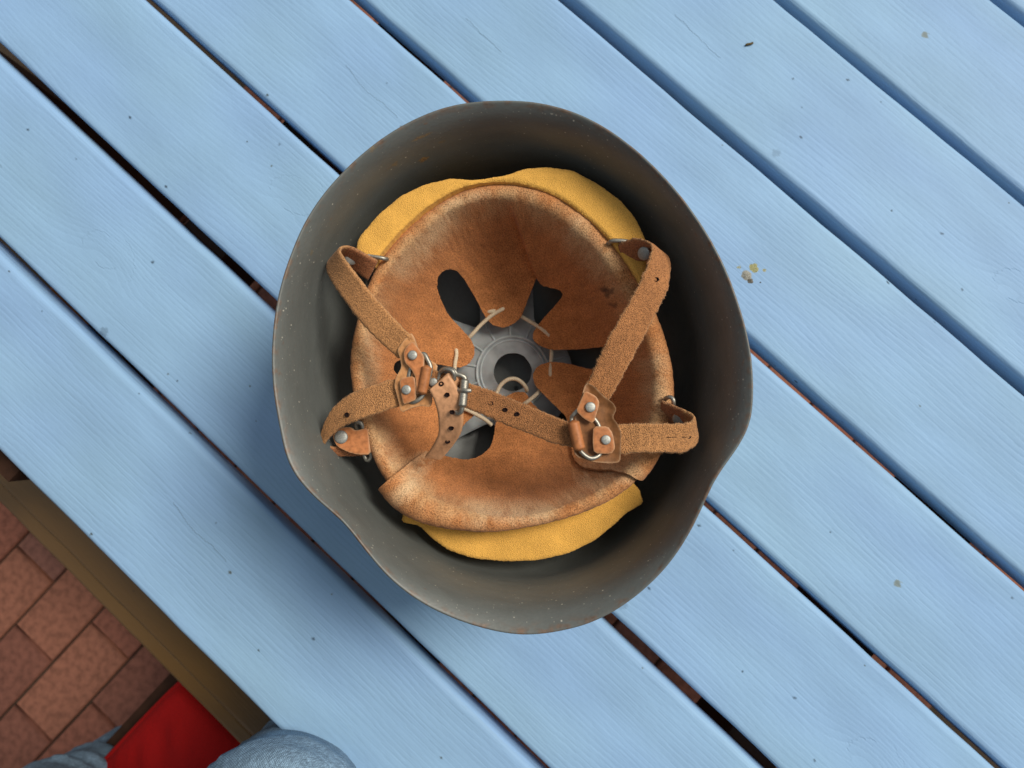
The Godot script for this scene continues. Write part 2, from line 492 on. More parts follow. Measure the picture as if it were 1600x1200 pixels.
func crease(p: Vector2) -> float:                    # the dart between the back tongues: one side laps over the other
	var q := p + Vector2(liner_at.x, liner_at.y) * 1000.0
	var a := crease_a; var d := (crease_b - crease_a)
	var t := (q - a).dot(d) / d.length_squared()
	var s := (q - a).cross(d) / d.length()           # signed distance across
	var along := smoothstep(-0.12, 0.30, t) * (1.0 - smoothstep(1.05, 1.3, t))
	var right := exp(-absf(s) / 22.0)
	return along * right * (8.5 * (smoothstep(-2.4, 1.8, s)) - 5.2)
var crease_a := Vector2(0, 0)
var crease_b := Vector2(0, 1)

func bowl(p: Vector2) -> Vector3:                    # p in millimetres from the liner's centre
	var r := p.length() * 0.001
	var ph := atan2(p.y, p.x)
	var big := around(ring_r, ph) * 0.001
	var dir := Vector3(cos(ph), 0, sin(ph))
	var at := Vector3(liner_at.x, 0, liner_at.y)
	if r <= big:
		var q := r / big
		return at + dir * r + Vector3(0, YC + (YT - YC) * (0.35 * q * q + 0.65 * pow(q, 5.0)), 0)
	var a := (r - big) / ROLL
	if a < PI:
		return at + dir * (big + ROLL * (1.0 - cos(a))) + Vector3(0, YT + ROLL * sin(a), 0)
	return at + dir * (big + 2.0 * ROLL + 0.02 * (a - PI) * ROLL) + Vector3(0, YT - (a - PI) * ROLL, 0)

func bowl_off(p: Vector2, h: float) -> Vector3:
	var e := 0.6
	var a := bowl(p + Vector2(e, 0)) - bowl(p - Vector2(e, 0))
	var b := bowl(p + Vector2(0, e)) - bowl(p - Vector2(0, e))
	return bowl(p) + b.cross(a).normalized() * h

var rubbed_and_lit := []
var ink := []
func wear_and_light_tint(p: Vector2, seed_: float) -> Color:
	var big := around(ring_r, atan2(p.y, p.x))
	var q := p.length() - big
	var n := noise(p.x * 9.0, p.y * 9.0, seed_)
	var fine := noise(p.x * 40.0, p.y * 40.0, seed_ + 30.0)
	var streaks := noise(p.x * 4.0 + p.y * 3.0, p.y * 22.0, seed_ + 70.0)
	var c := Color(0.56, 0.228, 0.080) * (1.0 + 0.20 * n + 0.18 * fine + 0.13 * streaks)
	# paler fold: partly real wear, partly a highlight painted into the colour
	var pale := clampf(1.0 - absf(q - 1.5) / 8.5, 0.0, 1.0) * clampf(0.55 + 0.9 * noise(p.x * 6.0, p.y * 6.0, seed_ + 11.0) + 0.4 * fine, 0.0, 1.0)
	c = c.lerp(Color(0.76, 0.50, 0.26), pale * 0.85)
	for w in rubbed_and_lit:  # patches of wear, mixed with painted highlight on the ring
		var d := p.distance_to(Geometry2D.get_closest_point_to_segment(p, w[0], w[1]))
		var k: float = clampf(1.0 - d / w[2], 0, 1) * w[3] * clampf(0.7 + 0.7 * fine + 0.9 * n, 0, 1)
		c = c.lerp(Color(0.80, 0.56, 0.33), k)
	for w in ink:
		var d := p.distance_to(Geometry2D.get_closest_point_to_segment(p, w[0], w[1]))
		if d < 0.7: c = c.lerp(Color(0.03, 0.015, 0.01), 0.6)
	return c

func leather_piece(called: String, list: Array, lift_left: float, lift_right: float, seed_: float, parent: Node) -> MeshInstance3D:
	var poly := mm2(list)
	poly = ragged(resample(chaikin(poly, 1, 0.2), 1.3), 0.35, 60.0, seed_)
	var lift := func(p: Vector2) -> float:
		var t := smoothstep(-82.0, 10.0, p.x) if lift_left > lift_right else smoothstep(-70.0, 70.0, p.x)
		var waves := 0.9 * noise(p.x * 1.6, p.y * 1.6, seed_ * 3.0)
		return lerpf(lift_left, lift_right, t) + waves + crease(p) + 0.14 * noise(p.x * 70.0, p.y * 70.0, seed_) - 0.5 * pow(1.0 - absf(noise(p.x * 7.0, p.y * 7.0, seed_ + 90.0)), 14.0)
	var up := func(p: Vector2) -> Vector3: return bowl_off(p, lift.call(p) * 0.001 + 0.0008)
	var down := func(p: Vector2) -> Vector3: return bowl_off(p, lift.call(p) * 0.001 - 0.0008)
	var tint := func(p: Vector2) -> Color: return wear_and_light_tint(p, seed_)
	var edge := func(p: Vector2) -> Color: return Color(0.42, 0.21, 0.09)
	return put(called, sheet(poly, 1.4, up, down, tint, edge), M.suede, parent)

# ---------------------------------------------------------------- straps, wires, plates
func spline3(p: PackedVector3Array, u: float) -> Vector3:
	var i := clampi(int(floor(u)), 0, p.size() - 2)
	var t := u - i
	var a := p[maxi(i - 1, 0)]; var d := p[mini(i + 2, p.size() - 1)]
	if i == 0: a = p[0] * 2.0 - p[1]
	if i + 2 > p.size() - 1: d = p[i + 1] * 2.0 - p[i]
	return p[i].cubic_interpolate(p[i + 1], a, d, t)

func strap(called: String, list: Array, thick: float, rough: float, base: Color, mat: Material, seed_: float, parent: Node, smooth_from := -1.0, smooth_to := -2.0) -> MeshInstance3D:
	var all := mm3(list)
	var ea := PackedVector3Array(); var eb := PackedVector3Array()
	for i in range(0, all.size(), 2): ea.append(all[i]); eb.append(all[i + 1])
	# equal steps along the strap
	var us := PackedFloat32Array(); var s := 0.0
	var prev := (ea[0] + eb[0]) * 0.5
	us.append(0.0)
	var fine := (ea.size() - 1) * 60
	for k in fine + 1:
		var u := float(k) / 60.0
		var m := (spline3(ea, u) + spline3(eb, u)) * 0.5
		s += m.distance_to(prev); prev = m
		if s >= 0.0008: us.append(u); s = 0.0
	us.append(float(ea.size() - 1))
	var nl := us.size()
	var nw := 22
	var b := Builder.new()
	var face := []
	for i in nl:
		var u := us[i]
		var pa := spline3(ea, u); var pb := spline3(eb, u)
		var c2 := (spline3(ea, minf(u + 0.03, ea.size() - 1.0)) + spline3(eb, minf(u + 0.03, ea.size() - 1.0))) * 0.5
		var c1 := (spline3(ea, maxf(u - 0.03, 0.0)) + spline3(eb, maxf(u - 0.03, 0.0))) * 0.5
		var nn := (c2 - c1).cross(pb - pa).normalized()
		var across := (pb - pa).normalized()
		pa += across * rough * 0.0006 * (noise(i * 22.0, seed_ * 9.0, 1.0) + 0.6 * noise(i * 60.0, seed_, 7.0))
		pb += across * rough * 0.0006 * (noise(i * 22.0, seed_ * 9.0, 40.0) + 0.6 * noise(i * 60.0, seed_, 70.0))
		for side in 2:
			var sg := 1.0 if side == 0 else -1.0
			for j in nw:
				var t := float(j) / (nw - 1)
				if side == 1: t = 1.0 - t
				var edge := minf(t, 1.0 - t) * 2.0
				var rnd := 1.0 - pow(1.0 - clampf(edge * 5.0, 0, 1), 2.0) * 0.6
				var bump := rough * 0.00022 * (noise(i * 26.0, t * 520.0, seed_ + sg * 5.0) + 0.6 * noise(i * 60.0, t * 1200.0, seed_))
				var p := pa.lerp(pb, t) + nn * sg * (thick * 0.5 * rnd + bump)
				var sp := 1.0 + (0.14 * rough + 0.05) * noise(i * 30.0, t * 600.0, seed_ + 3.0) + 0.16 * noise(i * 3.0, t * 40.0, seed_ + 8.0)
				var col := base * sp
				if u >= smooth_from and u <= smooth_to: col = Color(0.50, 0.20, 0.085) * (1.0 + 0.08 * noise(i * 30.0, t * 600.0, seed_))
				if edge < 0.06: col = col.lerp(Color(0.50, 0.30, 0.15), 0.5)
				b.add(p, col)
	b.grid(0, nl, nw * 2, true)
	# loose fibres standing off the cut edges
	var rng := RandomNumberGenerator.new(); rng.seed = int(seed_) + 7
	for i in range(1, nl - 1):
		for q in int(4.0 * rough + 0.5):
			var j: int = [0, nw - 1, nw, nw * 2 - 1][rng.randi() % 4]
			var root := b.v[i * nw * 2 + j]
			var inner := b.v[i * nw * 2 + (2 if j == 0 else nw - 3 if j == nw - 1 else nw + 2 if j == nw else nw * 2 - 3)]
			var out := (root - inner).normalized()
			var along := (b.v[(i + 1) * nw * 2 + j] - b.v[(i - 1) * nw * 2 + j]).normalized()
			var tip := root + (out * rng.randf_range(0.3, 1.0) + along * rng.randf_range(-0.9, 0.9) + Vector3.UP * rng.randf_range(-0.3, 0.6)) * rng.randf_range(0.0004, 0.0015)
			var col := base.lerp(Color(0.70, 0.46, 0.25), rng.randf() * 0.7)
			b.tri(b.add(root - along * 0.00012, col), b.add(root + along * 0.00012, col), b.add(tip, col))
	for e in [0, nl - 1]:
		var f: int = e * nw * 2
		for j in nw - 1:
			var a: int = f + j; var d: int = f + nw * 2 - 1 - j
			if e == 0: b.quad(a, d, d - 1, a + 1)
			else: b.quad(a, a + 1, d - 1, d)
	return put(called, b.mesh(), mat, parent)

func tube(pts: PackedVector3Array, r: float, closed: bool, step: float, lobes := 0, twist := 0.0, base := Color(1, 1, 1), sides := 12) -> ArrayMesh:
	var n := pts.size()
	var path := PackedVector3Array()
	var last := n if closed else n - 1
	for i in last:
		var p0 := pts[(i - 1 + n) % n] if closed or i > 0 else pts[0]
		var p3 := pts[(i + 2) % n] if closed or i + 2 < n else pts[n - 1]
		var p1 := pts[i]; var p2 := pts[(i + 1) % n]
		var k := maxi(2, int(p1.distance_to(p2) / step))
		for j in k: path.append(p1.cubic_interpolate(p2, p0, p3, float(j) / k))
	if not closed: path.append(pts[n - 1])
	var b := Builder.new()
	var m := path.size()
	var side := Vector3.RIGHT
	var run := 0.0
	for i in m:
		var tg := (path[(i + 1) % m] - path[(i - 1 + m) % m]) if closed else (path[mini(i + 1, m - 1)] - path[maxi(i - 1, 0)])
		tg = tg.normalized()
		side = (side - tg * side.dot(tg)).normalized() if absf(side.dot(tg)) < 0.98 else tg.cross(Vector3.UP).normalized()
		var up := tg.cross(side)
		if i > 0: run += path[i].distance_to(path[i - 1])
		for j in sides:
			var a := TAU * j / sides
			var rr := r
			var sh := 1.0
			if lobes > 0:
				var l := absf(cos((a + run * twist) * lobes * 0.5))
				rr = r * (0.78 + 0.26 * l); sh = 0.75 + 0.25 * l
			b.add(path[i] + (side * cos(a) + up * sin(a)) * rr, base * sh)
	b.grid(0, m, sides, true)
	if closed:
		for j in sides:
			var k := (j + 1) % sides
			b.quad((m - 1) * sides + j, (m - 1) * sides + k, k, j)
	else:
		for e in [0, m - 1]:
			var tgd := (path[0] - path[1]).normalized() if e == 0 else (path[m - 1] - path[m - 2]).normalized()
			var c := b.add(path[e] + tgd * r * 0.5, base)
			for j in sides:
				var k := (j + 1) % sides
				if e == 0: b.tri(c, k, j)
				else: b.tri(c, e * sides + j, e * sides + k)
	return b.mesh()

func plate(called: String, list: Array, y: float, thick: float, tilt: Vector2, curl: float, base: Color, mat: Material, seed_: float, parent: Node) -> MeshInstance3D:
	var poly := resample(chaikin(mm2(list), 1, 0.18), 0.7)
	var mid := Vector2.ZERO
	for p in poly: mid += p / poly.size()
	var level := func(p: Vector2) -> float:
		var d := edge_distance(p, poly)
		return y + (p - mid).dot(tilt) * 0.001 + 0.0003 * noise(p.x * 8.0, p.y * 8.0, seed_) + curl * pow(clampf(1.0 - d / 5.0, 0, 1), 2.0) * (0.6 + 0.5 * noise(p.x * 5.0, p.y * 5.0, seed_ + 4.0))
	var up := func(p: Vector2) -> Vector3:
		var d := clampf(edge_distance(p, poly) / 0.6, 0, 1)
		return Vector3(p.x * 0.001, level.call(p) + thick * 0.5 - 0.0003 * pow(1.0 - d, 2.0), p.y * 0.001)
	var down := func(p: Vector2) -> Vector3: return Vector3(p.x * 0.001, level.call(p) - thick * 0.5, p.y * 0.001)
	var tint := func(p: Vector2) -> Color:
		var d := edge_distance(p, poly)
		return (base * (1.0 + 0.12 * noise(p.x * 20.0, p.y * 20.0, seed_))).lerp(Color(0.58, 0.38, 0.22), 0.55 * (1.0 - smoothstep(0.1, 0.7, d)))
	var edge := func(p: Vector2) -> Color: return Color(0.58, 0.38, 0.22)
	return put(called, sheet(poly, 0.9, up, down, tint, edge), mat, parent)

func rivet(at: Vector3, r: float, facing: Vector3, parent: Node, called := "rivet") -> MeshInstance3D:
	var b := Builder.new()
	var y := facing.normalized()
	var x := y.cross(Vector3(0.3, 0.1, 0.9)).normalized()
	var z := x.cross(y)
	var prof := [[1.0, -0.25], [1.03, 0.0], [0.98, 0.10], [0.85, 0.19], [0.6, 0.25], [0.3, 0.28], [0.02, 0.29]]
	for q in prof:
		for j in 20:
			var a := TAU * j / 20
			var k := 1.0 + 0.03 * noise(j * 30.0, q[1] * 90.0, at.x * 9000.0)
			b.add(at + (x * cos(a) + z * sin(a)) * r * q[0] * k + y * r * q[1])
	b.grid(0, prof.size(), 20, true)
	return put(called, b.mesh(), M.zinc, parent)

func hole(at: Vector3, r: float, parent: Node) -> void:
	# a punched hole: a dark pit with a slightly raised, torn lip
	var b := Builder.new()
	for q in [[1.5, -0.2], [1.2, 0.22], [0.95, 0.2], [0.75, -0.3], [0.02, -0.5]]:
		for j in 14:
			var a := TAU * j / 14
			var k := 1.0 + 0.22 * noise(j * 50.0, at.x * 30000.0, at.z * 30000.0)
			b.add(at + Vector3(cos(a) * r * q[0] * k, r * q[1], sin(a) * r * q[0] * k * 0.8), Color(0.16, 0.06, 0.025) if q[0] > 1.3 else Color(0.012, 0.007, 0.005))
	b.grid(0, 5, 14, true)
	put("punched_hole", b.mesh(), M.cord, parent)

func roller(list: Array, r: float, base: Color, mat: Material, called: String, parent: Node) -> MeshInstance3D:
	var p := mm3(list)
	var pts := PackedVector3Array()
	for i in 9: pts.append(p[0].lerp(p[1], i / 8.0))
	return put(called, tube(pts, r, false, 0.0012, 0, 0, base, 18), mat, parent)

# ---------------------------------------------------------------- person standing at the table's corner
func bone_distance(p: Vector3, a: Vector3, b: Vector3, ra: float, rb: float) -> float:
	var d := b - a
	var t := clampf((p - a).dot(d) / d.length_squared(), 0, 1)
	return p.distance_to(a + d * t) - lerpf(ra, rb, t)

func field_mesh(bones: Array, cell: float, blend: float, tint: Callable, wrinkle: Callable) -> ArrayMesh:
	var grid := {}
	var vals := {}
	for q in bones:
		var a: Vector3 = q[0]; var e: Vector3 = q[1]
		var r: float = maxf(q[2], q[3]) + cell * 4.0
		var lo := Vector3i(((Vector3(minf(a.x, e.x), minf(a.y, e.y), minf(a.z, e.z)) - Vector3.ONE * r) / cell).floor())
		var hi := Vector3i(((Vector3(maxf(a.x, e.x), maxf(a.y, e.y), maxf(a.z, e.z)) + Vector3.ONE * r) / cell).ceil())
		for i in range(lo.x, hi.x + 1):
			for j in range(lo.y, hi.y + 1):
				for k in range(lo.z, hi.z + 1):
					var key := Vector3i(i, j, k)
					var d := bone_distance(Vector3(i, j, k) * cell, a, e, q[2], q[3])
					if d > cell * 4.5: continue
					if vals.has(key):
						var o: float = vals[key]
						var h := clampf(0.5 + 0.5 * (o - d) / blend, 0, 1)
						vals[key] = lerpf(o, d, h) - blend * h * (1 - h)
					else: vals[key] = d
	for key in vals: vals[key] += wrinkle.call(Vector3(key) * cell)
	var b := Builder.new()
	var far := cell * 4.5
	var corner := [Vector3i(0, 0, 0), Vector3i(1, 0, 0), Vector3i(0, 1, 0), Vector3i(1, 1, 0), Vector3i(0, 0, 1), Vector3i(1, 0, 1), Vector3i(0, 1, 1), Vector3i(1, 1, 1)]
	var edges := [[0, 1], [2, 3], [4, 5], [6, 7], [0, 2], [1, 3], [4, 6], [5, 7], [0, 4], [1, 5], [2, 6], [3, 7]]
	for key in vals:
		for back in 1:
			var dv := PackedFloat32Array(); var pos := 0
			for c in corner:
				var d: float = vals.get(key + c, far)
				dv.append(d)
				if d > 0: pos += 1
			if pos == 0 or pos == 8: continue
			var sum := Vector3.ZERO; var cnt := 0
			for e in edges:
				var d0 := dv[e[0]]; var d1 := dv[e[1]]
				if (d0 > 0) != (d1 > 0):
					sum += Vector3(corner[e[0]]).lerp(Vector3(corner[e[1]]), d0 / (d0 - d1)); cnt += 1
			var p := (Vector3(key) + sum / cnt) * cell
			grid[key] = b.add(p, tint.call(p))
	var axes := [Vector3i(1, 0, 0), Vector3i(0, 1, 0), Vector3i(0, 0, 1)]
	for key in vals:
		for ax in 3:
			var d0: float = vals[key]; var d1: float = vals.get(key + axes[ax], far)
			if (d0 > 0) == (d1 > 0): continue
			var u: Vector3i = axes[(ax + 1) % 3]; var w: Vector3i = axes[(ax + 2) % 3]
			var q := [key, key - u, key - u - w, key - w]
			if not (grid.has(q[0]) and grid.has(q[1]) and grid.has(q[2]) and grid.has(q[3])): continue
			if d0 <= 0: b.quad(grid[q[0]], grid[q[1]], grid[q[2]], grid[q[3]])
			else: b.quad(grid[q[0]], grid[q[3]], grid[q[2]], grid[q[1]])
	return b.mesh()

# ================================================================ the scene
func _ready() -> void:
	nz.seed = 9; nz.frequency = 0.01; nz.fractal_octaves = 2
	var cam := Camera3D.new()
	cam.name = "camera"
	cam.transform = Transform3D(Basis(Vector3(0.99976314, -0.02176378, 0), Vector3(0.00161688, 0.07427454, -0.99723652), Vector3(0.02170364, 0.99700032, 0.07429214)).orthonormalized(), cam_at)
	cam.fov = 64.5513; cam.near = 0.02; cam.far = 60.0
	var lens := CameraAttributesPhysical.new()
	lens.frustum_focal_length = 19.0; lens.frustum_focus_distance = 0.36; lens.exposure_aperture = 8.0
	cam.attributes = lens
	add_child(cam)
	cam.make_current()
	var we := WorldEnvironment.new()
	we.name = "daylight"
	var env := Environment.new()
	var sky := Sky.new()
	var ps := ProceduralSkyMaterial.new()
	ps.sky_top_color = Color(0.54, 0.56, 0.58); ps.sky_horizon_color = Color(0.46, 0.47, 0.49); ps.sky_curve = 0.2
	ps.ground_bottom_color = Color(0.20, 0.19, 0.18); ps.ground_horizon_color = Color(0.42, 0.42, 0.42)
	ps.sun_angle_max = 75.0; ps.sun_curve = 0.35
	sky.sky_material = ps
	env.background_mode = Environment.BG_SKY
	env.sky = sky
	env.background_energy_multiplier = 0.64
	env.tonemap_mode = Environment.TONE_MAPPER_LINEAR
	env.tonemap_exposure = 2.2
	env.sdfgi_enabled = true; env.ssao_enabled = true; env.ssil_enabled = true
	we.environment = env
	add_child(we)
	var sun := DirectionalLight3D.new()
	sun.name = "veiled_sun"
	sun.light_energy = 0.5; sun.light_angular_distance = 22.0; sun.light_color = Color(1.0, 0.965, 0.91)
	sun.shadow_enabled = true
	add_child(sun)
	sun.look_at_from_position(Vector3(0.70, 0.92, -0.38), Vector3.ZERO)

	make_materials()
	build_ground()
	build_table()
	build_bench()
	build_helmet()
	build_person()
	build_small()

func build_ground() -> void:
	var gb := Builder.new()
	for p in [Vector3(-6, 0, -6), Vector3(6, 0, -6), Vector3(6, 0, 6), Vector3(-6, 0, 6)]: gb.add(p)
	gb.quad(0, 1, 2, 3)
	var ground := put("ground", gb.mesh(), M.sand, self)
	ground.position.y = -0.732
	ground.set_meta("kind", "structure")
	ground.set_meta("label", "sandy ground with red brick paving under the blue table")
	ground.set_meta("category", "ground")
	var kinds: Array[ArrayMesh] = []
	for k in 4:
		var b := Builder.new()
		var tone: Color = [Color(0.30, 0.115, 0.075), Color(0.25, 0.10, 0.07), Color(0.34, 0.14, 0.09), Color(0.27, 0.12, 0.09)][k]
		# a brick with a chamfered upper edge
		for q in [[1.0, -0.03], [1.0, -0.005], [0.965, 0.0]]:
			var hx: float = 0.105 - (1.0 - q[0]) * 0.105; var hz: float = 0.052 - (1.0 - q[0]) * 0.105
			for c in [[-1, -1], [1, -1], [1, 1], [-1, 1]]: b.add(Vector3(c[0] * hx, q[1], c[1] * hz), tone)
		b.grid(0, 3, 4, true)
		b.quad(8, 9, 10, 11)
		kinds.append(b.mesh())
	var rng := RandomNumberGenerator.new(); rng.seed = 21
	var e := Vector3(-0.675756, 0, 0.737125)             # across the planks
	var f := Vector3(0.737125, 0, 0.675756)              # along them
	for i in range(-8, 9):
		for j in range(-3, 6):
			var o := MeshInstance3D.new()
			o.name = "brick"; o.mesh = kinds[rng.randi() % 4]; o.material_override = M.brick
			var at := f * (i * 0.1085 + 0.03) + e * ((j + (0.5 if i % 2 else 0.0)) * 0.2145 + 0.02)
			o.position = Vector3(at.x, 0.012 + rng.randf_range(-0.002, 0.002), at.z)
			o.rotation = Vector3(rng.randf_range(-0.006, 0.006), atan2(-e.z, e.x) + rng.randf_range(-0.01, 0.01), rng.randf_range(-0.006, 0.006))
			ground.add_child(o, true)

# gap number k lies at (k - 2.4535) * 0.1193 across the planks from the point under the camera
func build_table() -> void:
	var table := thing("garden_table", "blue painted wooden plank table carrying the upturned helmet", "table")
	var mats: Array[StandardMaterial3D] = []
	for k in 3:
		var t := plank_textures(k)
		var m := StandardMaterial3D.new()
		m.albedo_color = Color(0.585, 0.735, 0.878)
		m.albedo_texture = t[0]
		m.roughness = 0.55; m.metallic_specular = 0.28
		m.heightmap_enabled = true; m.heightmap_texture = t[1]; m.heightmap_scale = 0.075
		mats.append(m)
	var e := Vector3(-0.675756, 0, 0.737125)
	var f := Vector3(0.737125, 0, 0.675756)
	var under := Vector3(cam_at.x, 0, cam_at.z)
	var gaps := {-4: 0.008, -3: 0.008, -2: 0.007, -1: 0.006, 0: 0.0085, 1: 0.0072, 2: 0.0046, 3: 0.0092, 4: 0.0080, 5: 0.0}
	for k in range(-4, 5):
		var s0: float = (k - 2.4535) * 0.1193 + gaps[k] * 0.5
		var s1: float = (k + 1 - 2.4535) * 0.1193 - gaps[k + 1] * 0.5
		var m := plank_mesh(s1 - s0, 0.021, 2.2, k + 10, 0.0055, 0.0045)
		var o := put("plank", m, mats[(k + 4) % 3], table)
		o.position = under + e * ((s0 + s1) * 0.5) + f * [0.0, 0.31, -0.22, 0.12, -0.35, 0.05, 0.27, -0.12, 0.2][k + 4]
		o.rotation.y = atan2(-f.z, f.x)
	# beams that carry the planks, and the legs
	var beam := BoxMesh.new(); beam.size = Vector3(0.045, 0.07, 1.0)
	for p in [Vector2(189.5, 289.1), Vector2(-83.0, 212.6), Vector2(-355.0, -40.0)]:
		var at := Vector3(p.x * 0.001, 0, p.y * 0.001)
		var along := (at - under).dot(f)
		var o := put("crossbeam", beam, M.dark_wood, table)
		o.position = under + f * along - e * 0.17 + Vector3(0, -0.0575, 0)
		o.rotation.y = atan2(e.x, e.z)
	var leg := BoxMesh.new(); leg.size = Vector3(0.07, 0.625, 0.07)
	for a in [-0.85, 0.85]:
		for c in [-0.62, 0.14]:
			var o := put("leg", leg, M.dark_wood, table)
			o.position = under + f * a + e * c + Vector3(0, -0.405, 0)
			o.rotation.y = atan2(e.x, e.z)

func build_bench() -> void:
	var bench := thing("brown_bench", "brown varnished wooden bench beside the table edge, beyond the jeans", "bench")
	var e := Vector3(-0.675756, 0, 0.737125)
	var f := Vector3(0.737125, 0, 0.675756)
	var at := Vector3(-0.3213, 0, 0.3392)
	var t1 := plank_textures(7)
	var grain := StandardMaterial3D.new()
	grain.albedo_color = Color(0.46, 0.34, 0.17); grain.albedo_texture = t1[0]; grain.roughness = 0.45
	grain.heightmap_enabled = true; grain.heightmap_texture = t1[1]; grain.heightmap_scale = 0.05
	var s := at.dot(e)
	var t := at.dot(f)
	for q in [[s - 0.075, 0.15, -0.19, 0.034], [s + 0.0115, 0.020, -0.200, 0.03]]:
		var m := plank_mesh(q[1], q[3], 1.6, 40 + int(q[1] * 1000), 0.004, 0.006)
		var o := put("seat_board" if q[1] > 0.1 else "edge_rail", m, grain, bench)
		o.position = e * q[0] + f * t + Vector3(0, q[2], 0)
		o.rotation.y = atan2(-f.z, f.x)
	var leg := BoxMesh.new(); leg.size = Vector3(0.05, 0.492, 0.1)
	for a in [-0.6, 0.6]:
		var o := put("leg", leg, M.brown_wood, bench)
		o.position = e * (s - 0.075) + f * (t + a) + Vector3(0, -0.471, 0)
		o.rotation.y = atan2(e.x, e.z)

func build_helmet() -> void:
	var helmet := thing("steel_helmet", "upturned dark grey steel helmet with brown leather liner and chin strap", "helmet")
	var shell := put("shell", shell_mesh(), shell_material(), helmet)
	# foam pads between shell and liner
	for k in 2:
		var list: Array = [[-94.7, -60.5, -92.2, -71.7, -80.6, -85.6, -66.9, -97.6, -51.2, -105.2, -35.4, -108.7, -21.6, -107.3, -1.9, -110.4, 9.9, -114.3, 23.7, -115.4, 39.3, -112.8, 54.9, -104.6, 68.4, -93.7, 78, -81.6, 83.6, -68.4, 84.6, -58.5, 81.6, -44.8, 81, -39, 77, -46.2, 72.7, -53.4, 68.1, -60.5, 63, -67.3, 57.3, -73.8, 51.1, -80.1, 44.3, -86.1, 37, -91.7, 29, -96.8, 20.3, -101, 11.1, -104.2, 1.4, -106, -8.4, -106.4, -18.2, -105.5, -27.8, -103.1, -36.9, -99.1, -45.3, -94.1, -53, -88.3, -60.1, -81.9, -66.8, -75.3, -73, -68.4, -78.7, -61.1, -83.5, -53.3], [82, 83.9, 84.3, 92.3, 73, 99, 66.5, 105, 53.6, 115.7, 37.5, 123.6, 17.5, 128.1, -2.5, 128.9, -22.6, 127.1, -38.8, 122, -50.1, 114.1, -57.1, 107, -68.9, 104.6, -67, 95, -63.4, 89.9, -58, 93.8, -52.1, 97, -46, 99.5, -39.7, 101.6, -33.4, 103.3, -26.9, 104.7, -20.5, 105.7, -14, 106.4, -7.6, 106.7, -1.1, 106.5, 5.3, 106, 11.6, 105.2, 17.9, 104.1, 24.1, 102.7, 30.3, 101, 36.3, 99.1, 42.3, 96.9, 48.2, 94.4, 54, 91.7, 59.8, 88.7, 65.4, 85.4, 70.8, 81.8, 76, 77.8]][k]
		var top: float = [0.127, 0.102][k]
		var poly := ragged(resample(chaikin(mm2(list), 1, 0.12), 0.9), 0.3, 140.0, 5.0 + k)
		var off := Vector2(liner_at.x, liner_at.y) * 1000.0
		var up := func(p: Vector2) -> Vector3:
			var d := clampf(edge_distance(p, poly) / 1.6, 0, 1)
			var y := top - 0.0016 * (1.0 - sqrt(1.0 - pow(1.0 - d, 2.0))) + 0.0012 * noise(p.x * 3.0, p.y * 3.0, 4.0) + 0.00018 * noise(p.x * 90.0, p.y * 90.0, 2.0)
			return Vector3((p.x + off.x) * 0.001, y, (p.y + off.y) * 0.001)
		var down := func(p: Vector2) -> Vector3: return Vector3((p.x * 0.97 + off.x) * 0.001, top - 0.035, (p.y * 0.97 + off.y) * 0.001)
		var tint := func(p: Vector2) -> Color: return Color(0.82, 0.45, 0.095) * (1.0 + 0.10 * noise(p.x * 5.0, p.y * 5.0, 8.0) + 0.08 * noise(p.x * 60.0, p.y * 60.0, 3.0))
		var pad := put("foam_pad", sheet(poly, 1.6, up, down, tint, tint), M.foam, helmet)
	# plastic spider in the crown
	var pp := ragged(resample(chaikin(mm2([13.1, -85.7, 14.4, -48.2, 27.7, -40.7, 39.4, -28.3, 43.2, -18, 41.1, 3.6, 33.7, 23.1, 21.5, 33.7, -2.8, 38.6, -20.3, 27.9, -42.2, 38.6, -56.3, 47.3, -76.2, 18.1, -81.6, -21.2, -62.2, -59, -46.7, -51.4, -30.4, -45.4, -27.4, -48.4, -29.1, -83.5]), 1, 0.12), 2.0), 0.0, 1.0, 0.0)
	var pc := mm2([-2.3, -10.7])[0]
	var ringp := PackedVector2Array()
	for j in 48:
		var a := TAU * j / 48
		ringp.append(pc + Vector2(cos(a), sin(a)) * (14.6 + 0.5 * noise(j * 20.0, 3.0, 1.0)))
	var white := Color(0.47, 0.485, 0.495)
	var flat_up := func(p: Vector2) -> Vector3: return Vector3(p.x * 0.001, 0.0270 - 0.0000016 * (p - pc).length_squared(), p.y * 0.001)
	var flat_dn := func(p: Vector2) -> Vector3: return Vector3(p.x * 0.001, 0.0250 - 0.0000016 * (p - pc).length_squared(), p.y * 0.001)
	var wt := func(p: Vector2) -> Color: return white * (1.0 + 0.1 * noise(p.x * 6.0, p.y * 6.0, 1.0))
	# cut the round hole: a slit joins it to the outline
	var bi := 0
	for j in pp.size():
		if pp[j].x > pp[bi].x: bi = j
	var joined := PackedVector2Array()
	var cwp := Geometry2D.is_polygon_clockwise(pp)
	for j in pp.size() + 1: joined.append(pp[(bi + j) % pp.size()])
	var cwr := Geometry2D.is_polygon_clockwise(ringp)
	for j in 49:
		var q := ringp[(j if cwr != cwp else 48 - j) % 48]
		joined.append(q + (Vector2(0, 0.02) if j == 48 else Vector2.ZERO))
	joined[pp.size()] += Vector2(0, 0.02)
	var disc := put("plastic_crown_disc", sheet(joined, 2.0, flat_up, flat_dn, wt, wt), M.plastic, helmet)
	var circ := PackedVector3Array()
